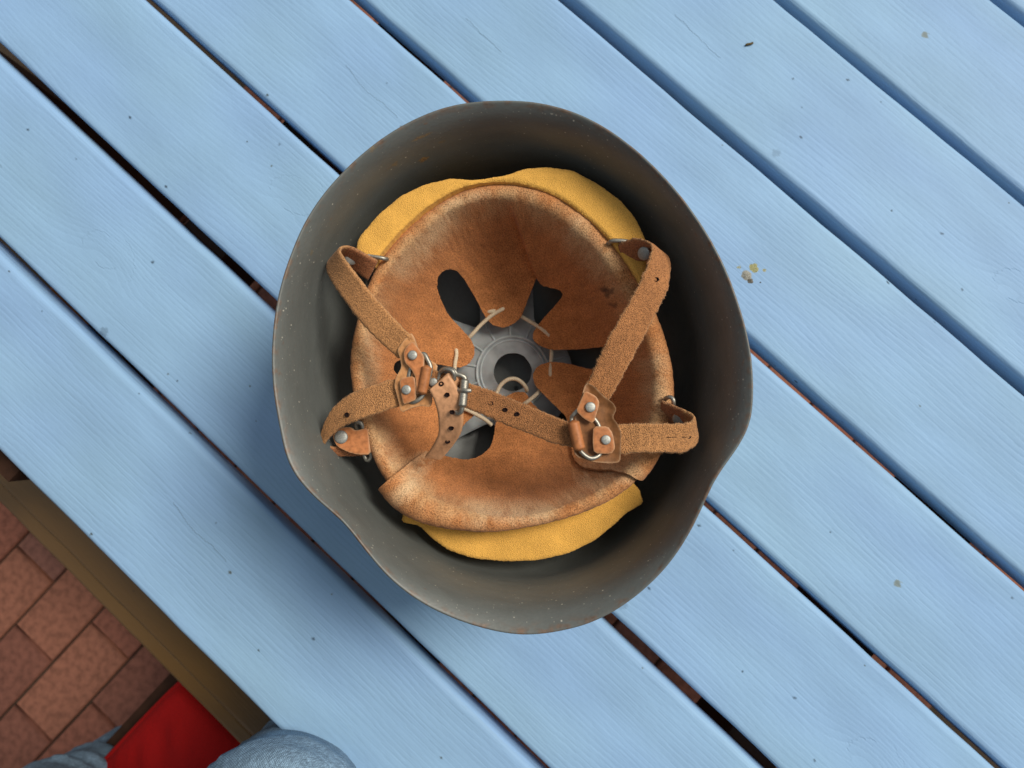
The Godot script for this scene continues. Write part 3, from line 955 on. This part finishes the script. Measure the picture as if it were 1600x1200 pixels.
	for r in [27.5, 24.6]:
		circ = PackedVector3Array()
		for j in 60:
			var a := TAU * j / 60
			var p: Vector2 = pc + Vector2(cos(a), sin(a)) * r
			circ.append(Vector3(p.x * 0.001, 0.0262, p.y * 0.001))
		put("ridge", tube(circ, 0.0011 if r > 26.0 else 0.0008, true, 0.002, 0, 0, white * 1.35, 8), M.plastic, disc)
	for j in 14:
		var a := TAU * (j + 0.35) / 14
		var d := Vector2(cos(a), sin(a))
		var p0 := pc + d * 28.0; var p1 := pc + d * 44.0
		put("rib", tube(PackedVector3Array([Vector3(p0.x * 0.001, 0.0262, p0.y * 0.001), Vector3(p1.x * 0.001, 0.0240, p1.y * 0.001)]), 0.0009, false, 0.003, 0, 0, white * 1.3, 8), M.plastic, disc)
	# leather liner
	var lc1000 := Vector2(liner_at.x, liner_at.y) * 1000.0
	crease_a = mm2([-0.9, -110, 15.4, -79.3])[0]; crease_b = mm2([-0.9, -110, 15.4, -79.3])[1]
	var rub_lit_ends := mm2([-59.8, 67.6, -62.8, 84.6, 48.7, 77, 73.4, 73.5, -70, -56.2, -38.6, -89.1, -21.4, 98.3, 21.1, 98.1, 41.8, -81, 61.4, -57.3, -42.5, -94, -14.3, -102.8, -88.8, -11.7, -90.3, 34, -80.5, 53.6, -69.4, 71.1, 92, 2.8, 93, 34.1])  # ends of worn stripes and of ring highlights put into the colour
	var rw: Array = [[8.0, 0.95], [9.0, 0.75], [7.0, 0.6], [9.0, 0.8], [9.0, 0.6], [5.0, 0.6], [6.0, 0.6], [9.0, 0.5], [7.0, 0.5]]
	for i in rw.size(): rubbed_and_lit.append([rub_lit_ends[i * 2], rub_lit_ends[i * 2 + 1], rw[i][0], rw[i][1]])
	var inked := mm2([61.8, -46.5, 64.2, -44.8, 65.1, -44.6, 68, -42.2, 63.7, -44.4, 66.8, -39.9, 67.9, -35.9, 71.1, -33.9])
	for i in range(0, inked.size(), 2): ink.append([inked[i], inked[i + 1]])
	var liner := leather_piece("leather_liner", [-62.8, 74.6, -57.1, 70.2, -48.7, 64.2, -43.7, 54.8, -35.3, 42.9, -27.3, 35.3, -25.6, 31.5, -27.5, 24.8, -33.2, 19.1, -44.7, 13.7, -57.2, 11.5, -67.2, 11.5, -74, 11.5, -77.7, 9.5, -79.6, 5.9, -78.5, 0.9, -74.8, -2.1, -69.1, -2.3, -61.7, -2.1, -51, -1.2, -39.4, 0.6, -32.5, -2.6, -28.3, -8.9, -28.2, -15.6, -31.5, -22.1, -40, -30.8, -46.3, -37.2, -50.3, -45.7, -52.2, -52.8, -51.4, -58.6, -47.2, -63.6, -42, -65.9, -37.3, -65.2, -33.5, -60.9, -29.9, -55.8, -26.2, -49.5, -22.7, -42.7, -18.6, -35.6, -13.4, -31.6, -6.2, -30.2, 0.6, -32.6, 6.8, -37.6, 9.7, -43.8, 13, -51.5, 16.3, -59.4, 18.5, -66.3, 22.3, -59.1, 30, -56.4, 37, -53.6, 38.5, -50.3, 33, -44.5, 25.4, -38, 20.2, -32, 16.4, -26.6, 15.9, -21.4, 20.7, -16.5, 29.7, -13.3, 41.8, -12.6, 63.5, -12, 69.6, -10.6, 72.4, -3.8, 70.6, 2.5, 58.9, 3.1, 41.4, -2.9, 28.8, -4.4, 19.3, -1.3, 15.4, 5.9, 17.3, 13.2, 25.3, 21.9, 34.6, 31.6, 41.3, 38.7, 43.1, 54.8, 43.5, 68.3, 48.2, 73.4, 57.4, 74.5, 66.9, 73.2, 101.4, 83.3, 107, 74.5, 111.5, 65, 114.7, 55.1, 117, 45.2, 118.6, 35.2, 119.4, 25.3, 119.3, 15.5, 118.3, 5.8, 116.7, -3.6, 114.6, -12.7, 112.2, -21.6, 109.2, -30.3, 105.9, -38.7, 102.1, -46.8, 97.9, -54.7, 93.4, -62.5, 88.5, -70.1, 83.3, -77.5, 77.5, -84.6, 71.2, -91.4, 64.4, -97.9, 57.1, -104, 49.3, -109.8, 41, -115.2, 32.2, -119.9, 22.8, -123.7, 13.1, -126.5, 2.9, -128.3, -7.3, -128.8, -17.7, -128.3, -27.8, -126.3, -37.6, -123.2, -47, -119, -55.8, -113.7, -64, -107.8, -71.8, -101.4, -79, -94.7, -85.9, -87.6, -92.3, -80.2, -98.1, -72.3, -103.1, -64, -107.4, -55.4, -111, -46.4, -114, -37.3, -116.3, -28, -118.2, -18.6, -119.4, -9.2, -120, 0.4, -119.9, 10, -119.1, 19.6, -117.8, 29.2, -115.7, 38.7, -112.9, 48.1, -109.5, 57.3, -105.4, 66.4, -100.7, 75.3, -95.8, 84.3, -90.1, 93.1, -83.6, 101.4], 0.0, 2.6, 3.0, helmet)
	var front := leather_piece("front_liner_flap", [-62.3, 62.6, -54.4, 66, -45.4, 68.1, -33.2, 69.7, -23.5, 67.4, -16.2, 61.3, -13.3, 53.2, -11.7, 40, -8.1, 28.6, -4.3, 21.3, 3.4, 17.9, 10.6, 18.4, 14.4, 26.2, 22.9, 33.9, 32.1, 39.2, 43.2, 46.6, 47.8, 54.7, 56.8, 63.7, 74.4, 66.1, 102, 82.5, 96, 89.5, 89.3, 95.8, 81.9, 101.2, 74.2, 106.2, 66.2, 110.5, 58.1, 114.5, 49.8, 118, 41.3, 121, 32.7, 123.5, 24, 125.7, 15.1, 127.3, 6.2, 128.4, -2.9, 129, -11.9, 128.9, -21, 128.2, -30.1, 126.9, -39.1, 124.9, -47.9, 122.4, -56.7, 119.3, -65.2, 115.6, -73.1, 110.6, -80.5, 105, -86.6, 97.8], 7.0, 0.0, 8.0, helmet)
	front.set_meta("label", "wide front flap of the leather liner")
	# cord that laces the tongues
	var cream := Color(0.98, 0.83, 0.60)
	var cords: Array = [[-38.4, 34.8, -33.9, -33.7, 39, -36.6, -25.5, 40.7, -45, -17.7, 42, -51.5, -11.5, 42.5, -55.2, -8.7, 41.8, -56.8, -7.9, 36.8, -58.3], [-22.8, 38.5, -54.1, -19.6, 42.3, -54.3, -15.8, 42, -55.1, -12.2, 37.5, -56.7], [0.3, 35, -55.7, 3.7, 37.5, -52.3, 10.9, 39.2, -47.5, 19, 41.7, -41.8, 24.2, 42.3, -37.3, 25.6, 41.5, -36, 26.3, 36.5, -35.8], [27.3, 34.5, -29.8, 27.1, 37.7, -25.5, 26.6, 38.7, -17.2, 26, 39.2, -10, 26.1, 38, -6.2, 26.3, 33, -4.7], [19.5, 31.9, 1.9, 16.6, 34.9, 6, 11.7, 37.2, 10.4, 7, 37.5, 13.8, 3.1, 32.7, 15.5], [-14.8, 41.7, 10.1, -13.4, 41.2, 5.4, -10.5, 41.4, 0.2, -5.3, 42.2, -3.6, 0.4, 42.2, -4, 5.1, 40.4, -1.3, 7.9, 37.9, 2.3, 8.4, 33.2, 4.4], [-45.2, 38.5, -27, -43.8, 43, -25, -43.7, 43.5, -21.1, -44.6, 43.5, -15.4, -45.1, 42.8, -9.8, -45.8, 44.3, -3], [-37.7, 48.3, 17.9, -34.6, 46.3, 19.2, -30.1, 44.3, 21.5, -25, 43, 24.3, -21.3, 42, 26.7, -17.7, 38.8, 29.9]]
	var lace := Node3D.new()
	lace.name = "lacing_cord"
	helmet.add_child(lace, true)
	for q in cords:
		put("cord_length", tube(mm3(q), 0.0015, false, 0.0005, 3, 1500.0, cream, 15), M.cord, lace)
	for q in [[-38.4, 34.8, -33.9, -33.7, 39, -36.6, -25.5, 40.7, -45, -17.7, 42, -51.5, -11.5, 42.5, -55.2, -8.7, 41.8, -56.8, -7.9, 36.8, -58.3], [0.3, 35, -55.7, 3.7, 37.5, -52.3, 10.9, 39.2, -47.5, 19, 41.7, -41.8, 24.2, 42.3, -37.3, 25.6, 41.5, -36, 26.3, 36.5, -35.8], [27.3, 34.5, -29.8, 27.1, 37.7, -25.5, 26.6, 38.7, -17.2, 26, 39.2, -10, 26.1, 38, -6.2, 26.3, 33, -4.7], [-45.2, 38.5, -27, -43.8, 43, -25, -43.7, 43.5, -21.1, -44.6, 43.5, -15.4, -45.1, 42.8, -9.8, -45.8, 44.3, -3]]:
		var pts := mm3(q)
		hole(pts[pts.size() - 2] if q != cords[6] else pts[1], 0.0011, liner)
	# wires that hold the straps to the band
	for q in [[-88.3, 127, -72.6, -79.1, 126, -71.2, -79.3, 120, -70.9, -90.8, 110, -59.2, -93.3, 110, -60.9, -87.9, 127, -71.8], [58.6, 126, -79.9, 60.5, 129, -80.5, 68, 130, -79.7, 69.5, 128, -78.4, 75.6, 112, -64.4, 73.5, 110, -63.3, 59.9, 122, -78.7], [-95.9, 121, 30.1, -93.8, 123, 29, -91.7, 122, 30.5, -90.9, 117, 40.7, -87.7, 115, 48.6, -89.1, 114, 51.8, -91.7, 113, 51, -94.6, 115, 40.7], [90.6, 124, 16.8, 91.4, 129, 14.4, 93.6, 131, 14.8, 94.5, 130, 18.6, 94.1, 118, 27, 91.9, 114, 28.9]]:
		put("strap_hook", tube(mm3(q), 0.0013, true, 0.0008), M.steel, helmet)
	for q in [[-71.1, 117, 71.7, -73, 119, 70.4, -72.1, 118, 69, -69.7, 116, 71.1], [74, 120, 55.5, 76.3, 122, 54.6, 79.5, 121, 54.3, 82, 118, 56.4]]:
		put("band_clip", tube(mm3(q), 0.0010, false, 0.0008), M.steel, helmet)
	# straps
	var pale := Color(0.60, 0.29, 0.115)
	var deep := Color(0.50, 0.22, 0.085)
	var orange := Color(0.54, 0.21, 0.08)
	var st: Array[MeshInstance3D] = []
	st.append(strap("side_strap", [-82.5, 128, -69.4, -91.2, 118, -59.7, -88.2, 139, -71, -97.1, 123, -64.1, -93.7, 144, -73, -104.7, 127, -67.1, -97.7, 147, -72.5, -110.9, 130, -68.7, -98.9, 149, -69.3, -111.7, 133, -63.1, -94.8, 151, -62.7, -107.6, 138, -55.6, -85.1, 152, -50.5, -98.7, 144, -43.5, -72.2, 153, -35.2, -83.5, 148, -24.7, -56.3, 152, -18.5, -64.2, 148, -7], 0.0022, 0.7, pale, M.suede, 2.0, helmet, 0.0, 2.4))
	st.append(strap("side_strap", [-64, 148, 3.9, -63.8, 148, 19.9, -75.6, 148, 7.2, -74.6, 148, 23.5, -86.4, 147, 10.4, -85.3, 146, 27.1, -97.8, 143, 16, -96.1, 140, 30.6, -105.5, 138, 22.1, -104.6, 134, 35.1, -111.8, 131, 30.6, -112.9, 127, 42, -115.1, 125, 40.5, -115.9, 120, 46.8, -109.7, 121, 43.7, -110.4, 116, 49.3, -99.4, 119, 41.4, -100.7, 114, 49.4, -90.2, 118, 40.7, -90.6, 113, 49], 0.0022, 1.0, pale * 1.05, M.rough_suede, 12.0, helmet, 6.4, 12.0))
	st.append(strap("side_strap", [63.7, 128, -78.4, 72.5, 116, -64.6, 69.5, 137, -78.7, 78.1, 120, -65.5, 75.1, 143, -76.7, 85.6, 126, -68.6, 79.2, 148, -72.1, 91.9, 132, -69.2, 78.7, 150, -66.7, 92.5, 137, -60.9, 74.1, 152, -54, 88.3, 144, -45.6, 64.4, 153, -36, 79.7, 149, -29.4, 54.5, 153, -19.4, 70.6, 150, -12.6, 46.4, 151, -2.1, 60.5, 149, 5.7, 41.5, 149, 8.2, 54.1, 148, 17.1], 0.0022, 1.2, deep, M.rough_suede, 22.0, helmet, 0.0, 2.3))
	st.append(strap("side_strap", [57, 149, 30.7, 56.9, 148, 47.1, 71, 150, 30, 71, 149, 46, 85.4, 149, 30, 85.8, 146, 46.1, 96.3, 148, 29.7, 97.1, 141, 45.9, 101.5, 146, 27.8, 105, 136, 42, 101.3, 143, 24.5, 107.2, 130, 36.6, 95.4, 138, 20.7, 101, 124, 32.1, 87.8, 130, 16.3, 91.9, 114, 28.9], 0.0024, 1.3, pale, M.rough_suede, 32.0, helmet, 5.6, 9.0))
	var chin := strap("chin_strap", [37.3, 150, 30, 37.6, 150, 44.9, 31, 149, 28.9, 33, 149, 42.8, 20.7, 147, 24.6, 22.1, 147, 40.7, 9.6, 146, 19.9, 8.1, 146, 35, -7.1, 146, 13.3, -10.3, 146, 27.8, -18.2, 148, 9.1, -21.4, 148, 22.8, -24.2, 150, 7, -27.4, 150, 20.3, -31.7, 151, 4.2, -35.2, 151, 16.4, -39.5, 152, 1.1, -43, 152, 13.3, -47.4, 152, -1.8, -49.4, 152, 12.5], 0.0024, 1.1, deep * 0.85, M.rough_suede, 42.0, helmet)
	var tail := strap("strap_end", [-27.9, 153, 3.7, -35.6, 153, 17.2, -31, 157, 2.3, -40.1, 157, 15, -34.7, 158.5, 2, -45.2, 158.5, 11.5, -30.2, 157.5, 9.7, -43.3, 157, 16, -27.3, 154, 19.8, -41.4, 152, 24, -28.1, 146, 31.8, -42.4, 142, 35, -33.5, 136, 40.6, -47, 133, 42.9, -42.6, 126, 50.7, -52.9, 124, 49.3], 0.0024, 0.25, Color(0.76, 0.40, 0.21), M.leather, 52.0, helmet)
	var holes := mm3([-12.1, 147, 18.6, -4, 147, 22.1, 2.7, 147, 24.6])
	for p in holes: hole(p + Vector3(0, 0.0006, 0), 0.0011, chin)
	for p in mm3([-38.5, 158.5, 8.4, -35.4, 157.5, 14.3, -32.9, 154.5, 23.7, -34.4, 146, 32.5, -37.4, 137.5, 40.2]): hole(p + Vector3(0, 0.0014, 0), 0.0011, tail)
	var hs := mm3([-104.4, 140.5, -63.8, -94.6, 143.2, 24.8, 81.6, 148.5, -51.6, 99.1, 143.5, 37.2])
	for i in 4: hole(hs[i] + Vector3(0, 0.0008, 0), 0.0012, st[[0, 1, 2, 3][i]])
	var cuts := mm3([-103.1, 142, -61.8, -99.5, 143.5, -55.7, -93.6, 144, 24.5, -79.7, 148.5, 19.9, 80.4, 150.5, -49.6, 76.2, 151.5, -41.7, 86, 149, 37.5, 97.9, 145.5, 37.5])
	for i in [0, 1, 3]:
		put("cut_slit", tube(PackedVector3Array([cuts[i * 2], cuts[i * 2].lerp(cuts[i * 2 + 1], 0.5) + Vector3(0, 0.0001, 0), cuts[i * 2 + 1]]), 0.0002, false, 0.001, 0, 0, Color(0.08, 0.04, 0.02), 8), M.cord, st[i])
	# left junction
	var pl := plate("junction_patch", [-56.9, -21.2, -55, -18.3, -52.4, -11, -47.6, -6.6, -41.8, -3, -42.5, 1.3, -46, 7.8, -44.5, 16.4, -45.6, 20.7, -51, 20, -56, 21.1, -62, 23.9, -63.6, 16.8, -65.9, 9.2, -65.2, 4.2, -62, -1.6, -62.8, -6.3, -64.7, -11.4, -60.8, -16.9], 0.1512, 0.0020, Vector2(0, 0), 0.0004, pale * 1.05, M.leather, 3.0, helmet)
	plate("keeper", [-55.4, -16, -58.6, -13.1, -60.4, -9.5, -59.6, -4.1, -55.6, 0.2, -53.4, 4.5, -52.9, 13.7, -51.5, 13.7, -49.8, 4.5, -48.8, -2.7, -48.9, -7.3, -52.1, -12], 0.1548, 0.0019, Vector2(0.0, 0.02), 0.0, orange * 1.1, M.leather, 4.0, pl)
	plate("keeper", [-62.4, 6.2, -60.6, 4.4, -54.2, 3.7, -53.4, 8, -53, 16.6, -56.9, 18.3, -60.1, 19.4, -61.6, 13], 0.1545, 0.0019, Vector2(0.05, 0), 0.0, orange, M.leather, 5.0, pl)
	var pr := plate("junction_patch", [41.1, 6.8, 45.7, 9.3, 49.9, 14, 55.9, 18.6, 57.7, 22.2, 55.5, 26.5, 58.3, 30.4, 60.3, 34.6, 59.9, 43.5, 59.4, 50.9, 54.5, 51.9, 44.2, 50.9, 35, 48.1, 33, 40, 34.8, 27.5, 37.4, 18.6], 0.1500, 0.0020, Vector2(0.06, 0), 0.0030, deep * 0.55, M.leather, 6.0, helmet)
	plate("keeper", [40.3, 11.7, 46.3, 14.9, 48, 18.1, 47.6, 20.9, 44.7, 30.1, 39.5, 27.2, 35.3, 23, 37.8, 17.4], 0.1542, 0.0019, Vector2(0.03, 0.0), 0.0, orange * 0.95, M.leather, 7.0, pr)
	plate("keeper", [44.7, 31.5, 52.7, 31.5, 55.2, 35.3, 56.5, 43.4, 54.3, 46.5, 44.9, 46.2, 44.2, 39.9], 0.1542, 0.0019, Vector2(0.0, 0), 0.0, orange * 0.95, M.leather, 8.0, pr)
	var tab := plate("keeper", [-103.8, 32.1, -98.7, 31.7, -95.5, 34, -87.8, 32.1, -87.2, 39.8, -86.3, 48.3, -93.7, 48.3, -99.6, 46.8, -106.3, 43.3, -108.7, 38.3, -108, 34.4], 0.1222, 0.0024, Vector2(-0.08, 0.0), 0.0, orange * 1.12, M.leather, 9.0, st[1])
	var rv := mm3([-55.1, 156.6, -7.9, -58.4, 156, 11.3, 43, 156, 21, 51.3, 156, 38.8, -103.8, 124.2, 37.8, -43.8, 154.2, 7])
	for i in 4: rivet(rv[i], [0.0026, 0.0026, 0.0028, 0.0026][i], Vector3(0, 1, 0), pl if i < 2 else pr)
	rivet(rv[4], 0.0040, Vector3(0.1, 1, 0), st[1])
	rivet(rv[5], 0.0024, Vector3(0, 1, 0), chin)
	rivet(mm3([-96.9, 134, -69.4])[0], 0.0042, Vector3(0.6, 0.7, 0.4), st[0])
	rivet(mm3([77.3, 137, -70.2])[0], 0.0040, Vector3(-0.6, 0.7, 0.3), st[2])
	rivet(mm3([97.8, 131, 27.2])[0], 0.0042, Vector3(-0.4, 0.7, 0.6), st[3])
	put("wire_ring", tube(mm3([-49.9, 152.9, -9, -47.2, 153.4, -5.6, -45.4, 153.4, -0.6, -47.1, 153.4, 7.3, -49.5, 153.4, 14, -52.4, 153.4, 16.9, -56.1, 152.4, 17.9, -58.2, 150.9, 15, -58.3, 150.9, 7.8, -57.5, 151.9, 1.7, -54.7, 151.9, -4.8]), 0.0013, true, 0.0007), M.steel, pl)
	put("wire_ring", tube(mm3([33.1, 149.8, 27.5, 34.1, 150.8, 25.1, 37.6, 151.3, 22.2, 43.3, 151.3, 25.1, 47.1, 151.3, 29.3, 48.8, 151.3, 33.6, 49.5, 151.3, 39.9, 48.6, 152.3, 46.2, 45.6, 153.3, 48.6, 42.1, 153.8, 48.6, 38.3, 153.8, 45.8, 36.6, 152.8, 42.7, 34.3, 151.8, 35]), 0.0012, true, 0.0007), M.steel, pr)
	roller([-47, 156, -1.1, -49.6, 156, 13.1], 0.0028, orange * 0.9, M.leather, "leather_roller", pl)
	roller([33.7, 155, 29.4, 36.9, 155, 43.7], 0.0033, orange * 0.95, M.leather, "leather_roller", pr)
	# buckle
	var buckle := put("buckle", tube(mm3([-39.4, 153, 0.8, -36.1, 156, -0.3, -32.1, 157, 0.8, -30.7, 157, 2.6, -27.5, 157, 3.7, -25.7, 156.5, 6.5, -27.1, 156.5, 19.9, -29.1, 154, 24, -33.9, 152, 22.2, -39.5, 151, 17.9, -42, 151, 12.1, -41.2, 152, 5]), 0.0014, true, 0.0007), M.steel, helmet)
	put("strap_loop", tube(mm3([-39.1, 155, 1.3, -36.5, 158.5, 0.3, -33.5, 160, 0.8, -31.7, 160, 2.5, -31.7, 157, 5.8]), 0.0012, false, 0.0006), M.steel, buckle)
	roller([-25.9, 157, 6.2, -27.2, 157, 20.3], 0.0024, Color(1, 1, 1), M.steel, "roller", buckle)
	put("prong", tube(mm3([-33.3, 155, 8.1, -29.5, 157, 11.5, -25.7, 160, 12, -22.3, 159.5, 12]), 0.0012, false, 0.0006), M.steel, buckle)

func build_person() -> void:
	# standing at the table's left corner, leaning in, arms hanging
	var person := thing("person", "person in light blue jeans leaning against the table corner", "person")
	var front := Vector3(-0.1590, 0.035, 0.3060)                  # the thigh that presses over the edge
	var away := Vector3(-0.60, 0, 0.80)                            # away from the table
	var side := Vector3(-0.80, 0, -0.60)                           # towards the other leg
	var jeans: Array = []
	for s in 2:
		var o: Vector3 = side * 0.21 * s + away * (0.27 * s)
		var t := front + o + away * 0.02
		var hip := t + away * 0.10 + Vector3(0, 0.14, 0)
		var knee := t + Vector3(0, -0.27, 0) + away * 0.10
		var heel := Vector3(knee.x, -0.66, knee.z) + away * 0.12
		jeans.append([hip, t, 0.082, 0.057])
		jeans.append([t, knee, 0.057, 0.058])
		jeans.append([knee, heel, 0.058, 0.048])
	var h0 := front + away * 0.135 + Vector3(0, 0.17, 0)
	jeans.append([h0 + side * 0.02, h0 + side * 0.21 + away * 0.2, 0.10, 0.10])
	var blue := func(p: Vector3) -> Color:
		var n := noise(p.x * 900.0, p.y * 900.0, p.z * 900.0)
		var tw := noise((p.x + p.z) * 16000.0, (p.z - p.x) * 3500.0, 4.0)
		return Color(0.40, 0.59, 0.78) * (1.0 + 0.35 * n + 0.15 * tw)
	var folds := func(p: Vector3) -> float:
		var n := noise(p.x * 420.0 + p.y * 300.0, p.y * 1300.0, p.z * 420.0)
		var m := noise(p.x * 900.0 - p.z * 500.0, p.y * 2400.0, p.z * 700.0)
		return 0.016 * absf(n) - 0.007 + 0.005 * absf(m)
	var legs := put("jeans", field_mesh(jeans, 0.007, 0.03, blue, folds), M.denim, person)
	var c := h0 + side * 0.17 + away * 0.05
	var chest := c + Vector3(0, 0.42, 0) - away * 0.19
	var body: Array = []
	body.append([c + Vector3(0, 0.06, 0) - side * 0.06, chest - side * 0.09, 0.105, 0.11])
	body.append([c + Vector3(0, 0.06, 0) + side * 0.06, chest + side * 0.09, 0.105, 0.11])
	for s in [-1.0, 1.0]:
		var sh: Vector3 = chest + side * 0.18 * s + Vector3(0, 0.03, 0)
		var el: Vector3 = sh + side * 0.07 * s + Vector3(0, -0.29, 0) + away * 0.05
		body.append([sh, el, 0.062, 0.05]); body.append([el, el + Vector3(0, -0.24, 0) - away * 0.03, 0.05, 0.038])
	var coat := func(p: Vector3) -> Color: return Color(0.035, 0.04, 0.05) * (1.0 + 0.3 * noise(p.x * 900.0, p.y * 900.0, p.z * 900.0))
	put("jacket", field_mesh(body, 0.014, 0.06, coat, folds), M.cloth, person)
	var skin := func(_p: Vector3) -> Color: return Color(0.42, 0.24, 0.17)
	var neck := chest + Vector3(0, 0.10, 0)
	var head: Array = [[neck, neck + Vector3(0, 0.12, 0) - away * 0.03, 0.055, 0.055], [neck + Vector3(0, 0.22, 0) - away * 0.06, neck + Vector3(0, 0.16, 0) - away * 0.10, 0.092, 0.062], [neck + Vector3(0, 0.19, 0) - away * 0.15, neck + Vector3(0, 0.165, 0) - away * 0.165, 0.014, 0.016]]
	put("head", field_mesh(head, 0.008, 0.02, skin, func(_p: Vector3) -> float: return 0.0), M.cloth, person)
	var hair: Array = [[neck + Vector3(0, 0.24, 0) - away * 0.045, neck + Vector3(0, 0.20, 0) - away * 0.015, 0.10, 0.085]]
	var dark := func(_p: Vector3) -> Color: return Color(0.06, 0.04, 0.03)
	put("hair", field_mesh(hair, 0.009, 0.02, dark, func(_p: Vector3) -> float: return 0.0), M.cloth, person)
	for s in [-1.0, 1.0]:
		var wr: Vector3 = chest + side * 0.25 * s + Vector3(0, -0.51, 0) + away * 0.02
		var hand: Array = [[wr, wr + Vector3(0, -0.085, 0), 0.026, 0.03]]
		for q in 4:
			var kn: Vector3 = wr + Vector3(0, -0.095, 0) + away * (0.03 - 0.02 * q)
			hand.append([kn, kn + Vector3(0, -0.045 - 0.008 * (1 if q == 1 or q == 2 else 0), 0) - side * 0.008 * s, 0.0095, 0.0085])
			hand.append([kn + Vector3(0, -0.045, 0) - side * 0.008 * s, kn + Vector3(0, -0.075, 0) - side * 0.022 * s, 0.0085, 0.0075])
		hand.append([wr + Vector3(0, -0.03, 0) - away * 0.025, wr + Vector3(0, -0.09, 0) - away * 0.05, 0.012, 0.0095])
		put("hand", field_mesh(hand, 0.005, 0.006, skin, func(_p: Vector3) -> float: return 0.0), M.cloth, person)
	for s in 2:
		var o: Vector3 = front + side * 0.21 * s + away * (0.27 * s) + away * 0.255
		var shoe: Array = [[Vector3(o.x, -0.665, o.z), Vector3(o.x, -0.69, o.z) - away * 0.17, 0.048, 0.035]]
		put("shoe", field_mesh(shoe, 0.01, 0.02, dark, func(_p: Vector3) -> float: return 0.0), M.cloth, person)

func build_small() -> void:
	# red seat cushion lying below the bench, beyond its edge
	var red := thing("red_cushion", "bright red cushion corner below the brown bench at the far left", "cushion")
	var e := Vector2(-0.675756, 0.737125)
	var f := Vector2(0.737125, 0.675756)
	var o := Vector2(-372.0, 421.0)
	var poly := PackedVector2Array([o + f * 60.0, o - f * 95.0, o - f * 95.0 + e * 330.0, o + f * 60.0 + e * 330.0])
	poly = resample(chaikin(chaikin(poly, 1, 0.06), 2, 0.25), 8.0)
	var dome := func(p: Vector2, sg: float) -> Vector3:
		var d := clampf(edge_distance(p, poly) / 70.0, 0, 1)
		return Vector3(p.x * 0.001, -0.33 + sg * (0.006 + 0.03 * sqrt(1.0 - pow(1.0 - d, 2.0))) + 0.007 * noise(p.x * 2.2, p.y * 1.1, 3.0), p.y * 0.001)
	var up := func(p: Vector2) -> Vector3: return dome.call(p, 1.0)
	var dn := func(p: Vector2) -> Vector3: return dome.call(p, -1.0)
	var one := func(_p: Vector2) -> Color: return Color(1, 1, 1)
	put("cover", sheet(poly, 6.0, up, dn, one, one), M.red, red)
	var pts := PackedVector3Array()
	for i in range(0, poly.size(), 2): pts.append(Vector3(poly[i].x * 0.001, -0.33, poly[i].y * 0.001))
	put("piping", tube(pts, 0.005, true, 0.01), M.red, red)
	var stool := BoxMesh.new(); stool.size = Vector3(0.20, 0.03, 0.32)
	var low := thing("low_stool", "dark low wooden stool under the red cushion", "stool")
	var mid := o - f * 18.0 + e * 165.0
	var top := put("seat", stool, M.dark_wood, low)
	top.position = Vector3(mid.x * 0.001, -0.386, mid.y * 0.001); top.rotation.y = atan2(-f.y, f.x)
	var lm := BoxMesh.new(); lm.size = Vector3(0.04, 0.325, 0.04)
	for a in [-0.07, 0.07]:
		for c in [-0.12, 0.12]:
			var g := put("leg", lm, M.dark_wood, low)
			var q: Vector2 = mid * 0.001 + f * a + e * c
			g.position = Vector3(q.x, -0.564, q.y); g.rotation.y = top.rotation.y
	# bits lying on the planks
	var rng := RandomNumberGenerator.new(); rng.seed = 4
	var drop := thing("bird_dropping", "small yellowish grey bird dropping on the plank right of the helmet", "dropping", Vector3(0.187, 0.0, -0.0917))
	drop.position.y = 0.0004
	var lumps := [[0.0, 0.0, 0.0055, Color(0.40, 0.40, 0.36), 0.0016], [0.003, 0.0045, 0.0032, Color(0.20, 0.19, 0.16), 0.0014], [0.006, -0.006, 0.0075, Color(0.42, 0.42, 0.22), 0.0005], [-0.006, -0.0065, 0.006, Color(0.40, 0.42, 0.27), 0.0005], [0.0145, -0.004, 0.0035, Color(0.44, 0.45, 0.28), 0.0004], [0.011, 0.006, 0.0012, Color(0.12, 0.12, 0.11), 0.0008]]
	for q in lumps:
		var b := Builder.new()
		for i in 7:
			for j in 22:
				var a := TAU * j / 22
				var r: float = q[2] * (6 - i) / 6.0 * (1.0 + 0.45 * noise(cos(a) * 60.0 + q[0] * 9000.0, sin(a) * 60.0, i * 8.0))
				b.add(Vector3(q[0] + cos(a) * r, -0.0006 + q[4] * sin(i / 6.0 * PI * 0.5) * (1.0 + 0.3 * noise(j * 40.0, i * 90.0, q[1] * 9000.0)), q[1] + sin(a) * r * 0.8), q[3])
		b.grid(0, 7, 22, true)
		put("splash", b.mesh(), M.cloth, drop)
	var seed_at := Vector3(0.1946, 0.0010, -0.2874)
	var grain := put("seed_husk", tube(PackedVector3Array([Vector3(-0.0028, 0, 0.0007), Vector3(-0.001, 0.0002, 0.0002), Vector3(0.0012, 0.0002, -0.0001), Vector3(0.0030, 0, -0.0010)]), 0.0009, false, 0.0005, 0, 0, Color(0.16, 0.12, 0.05), 8), M.cloth, self)
	grain.position = seed_at
	grain.set_meta("label", "tiny brown seed husk on the upper right plank"); grain.set_meta("category", "seed")
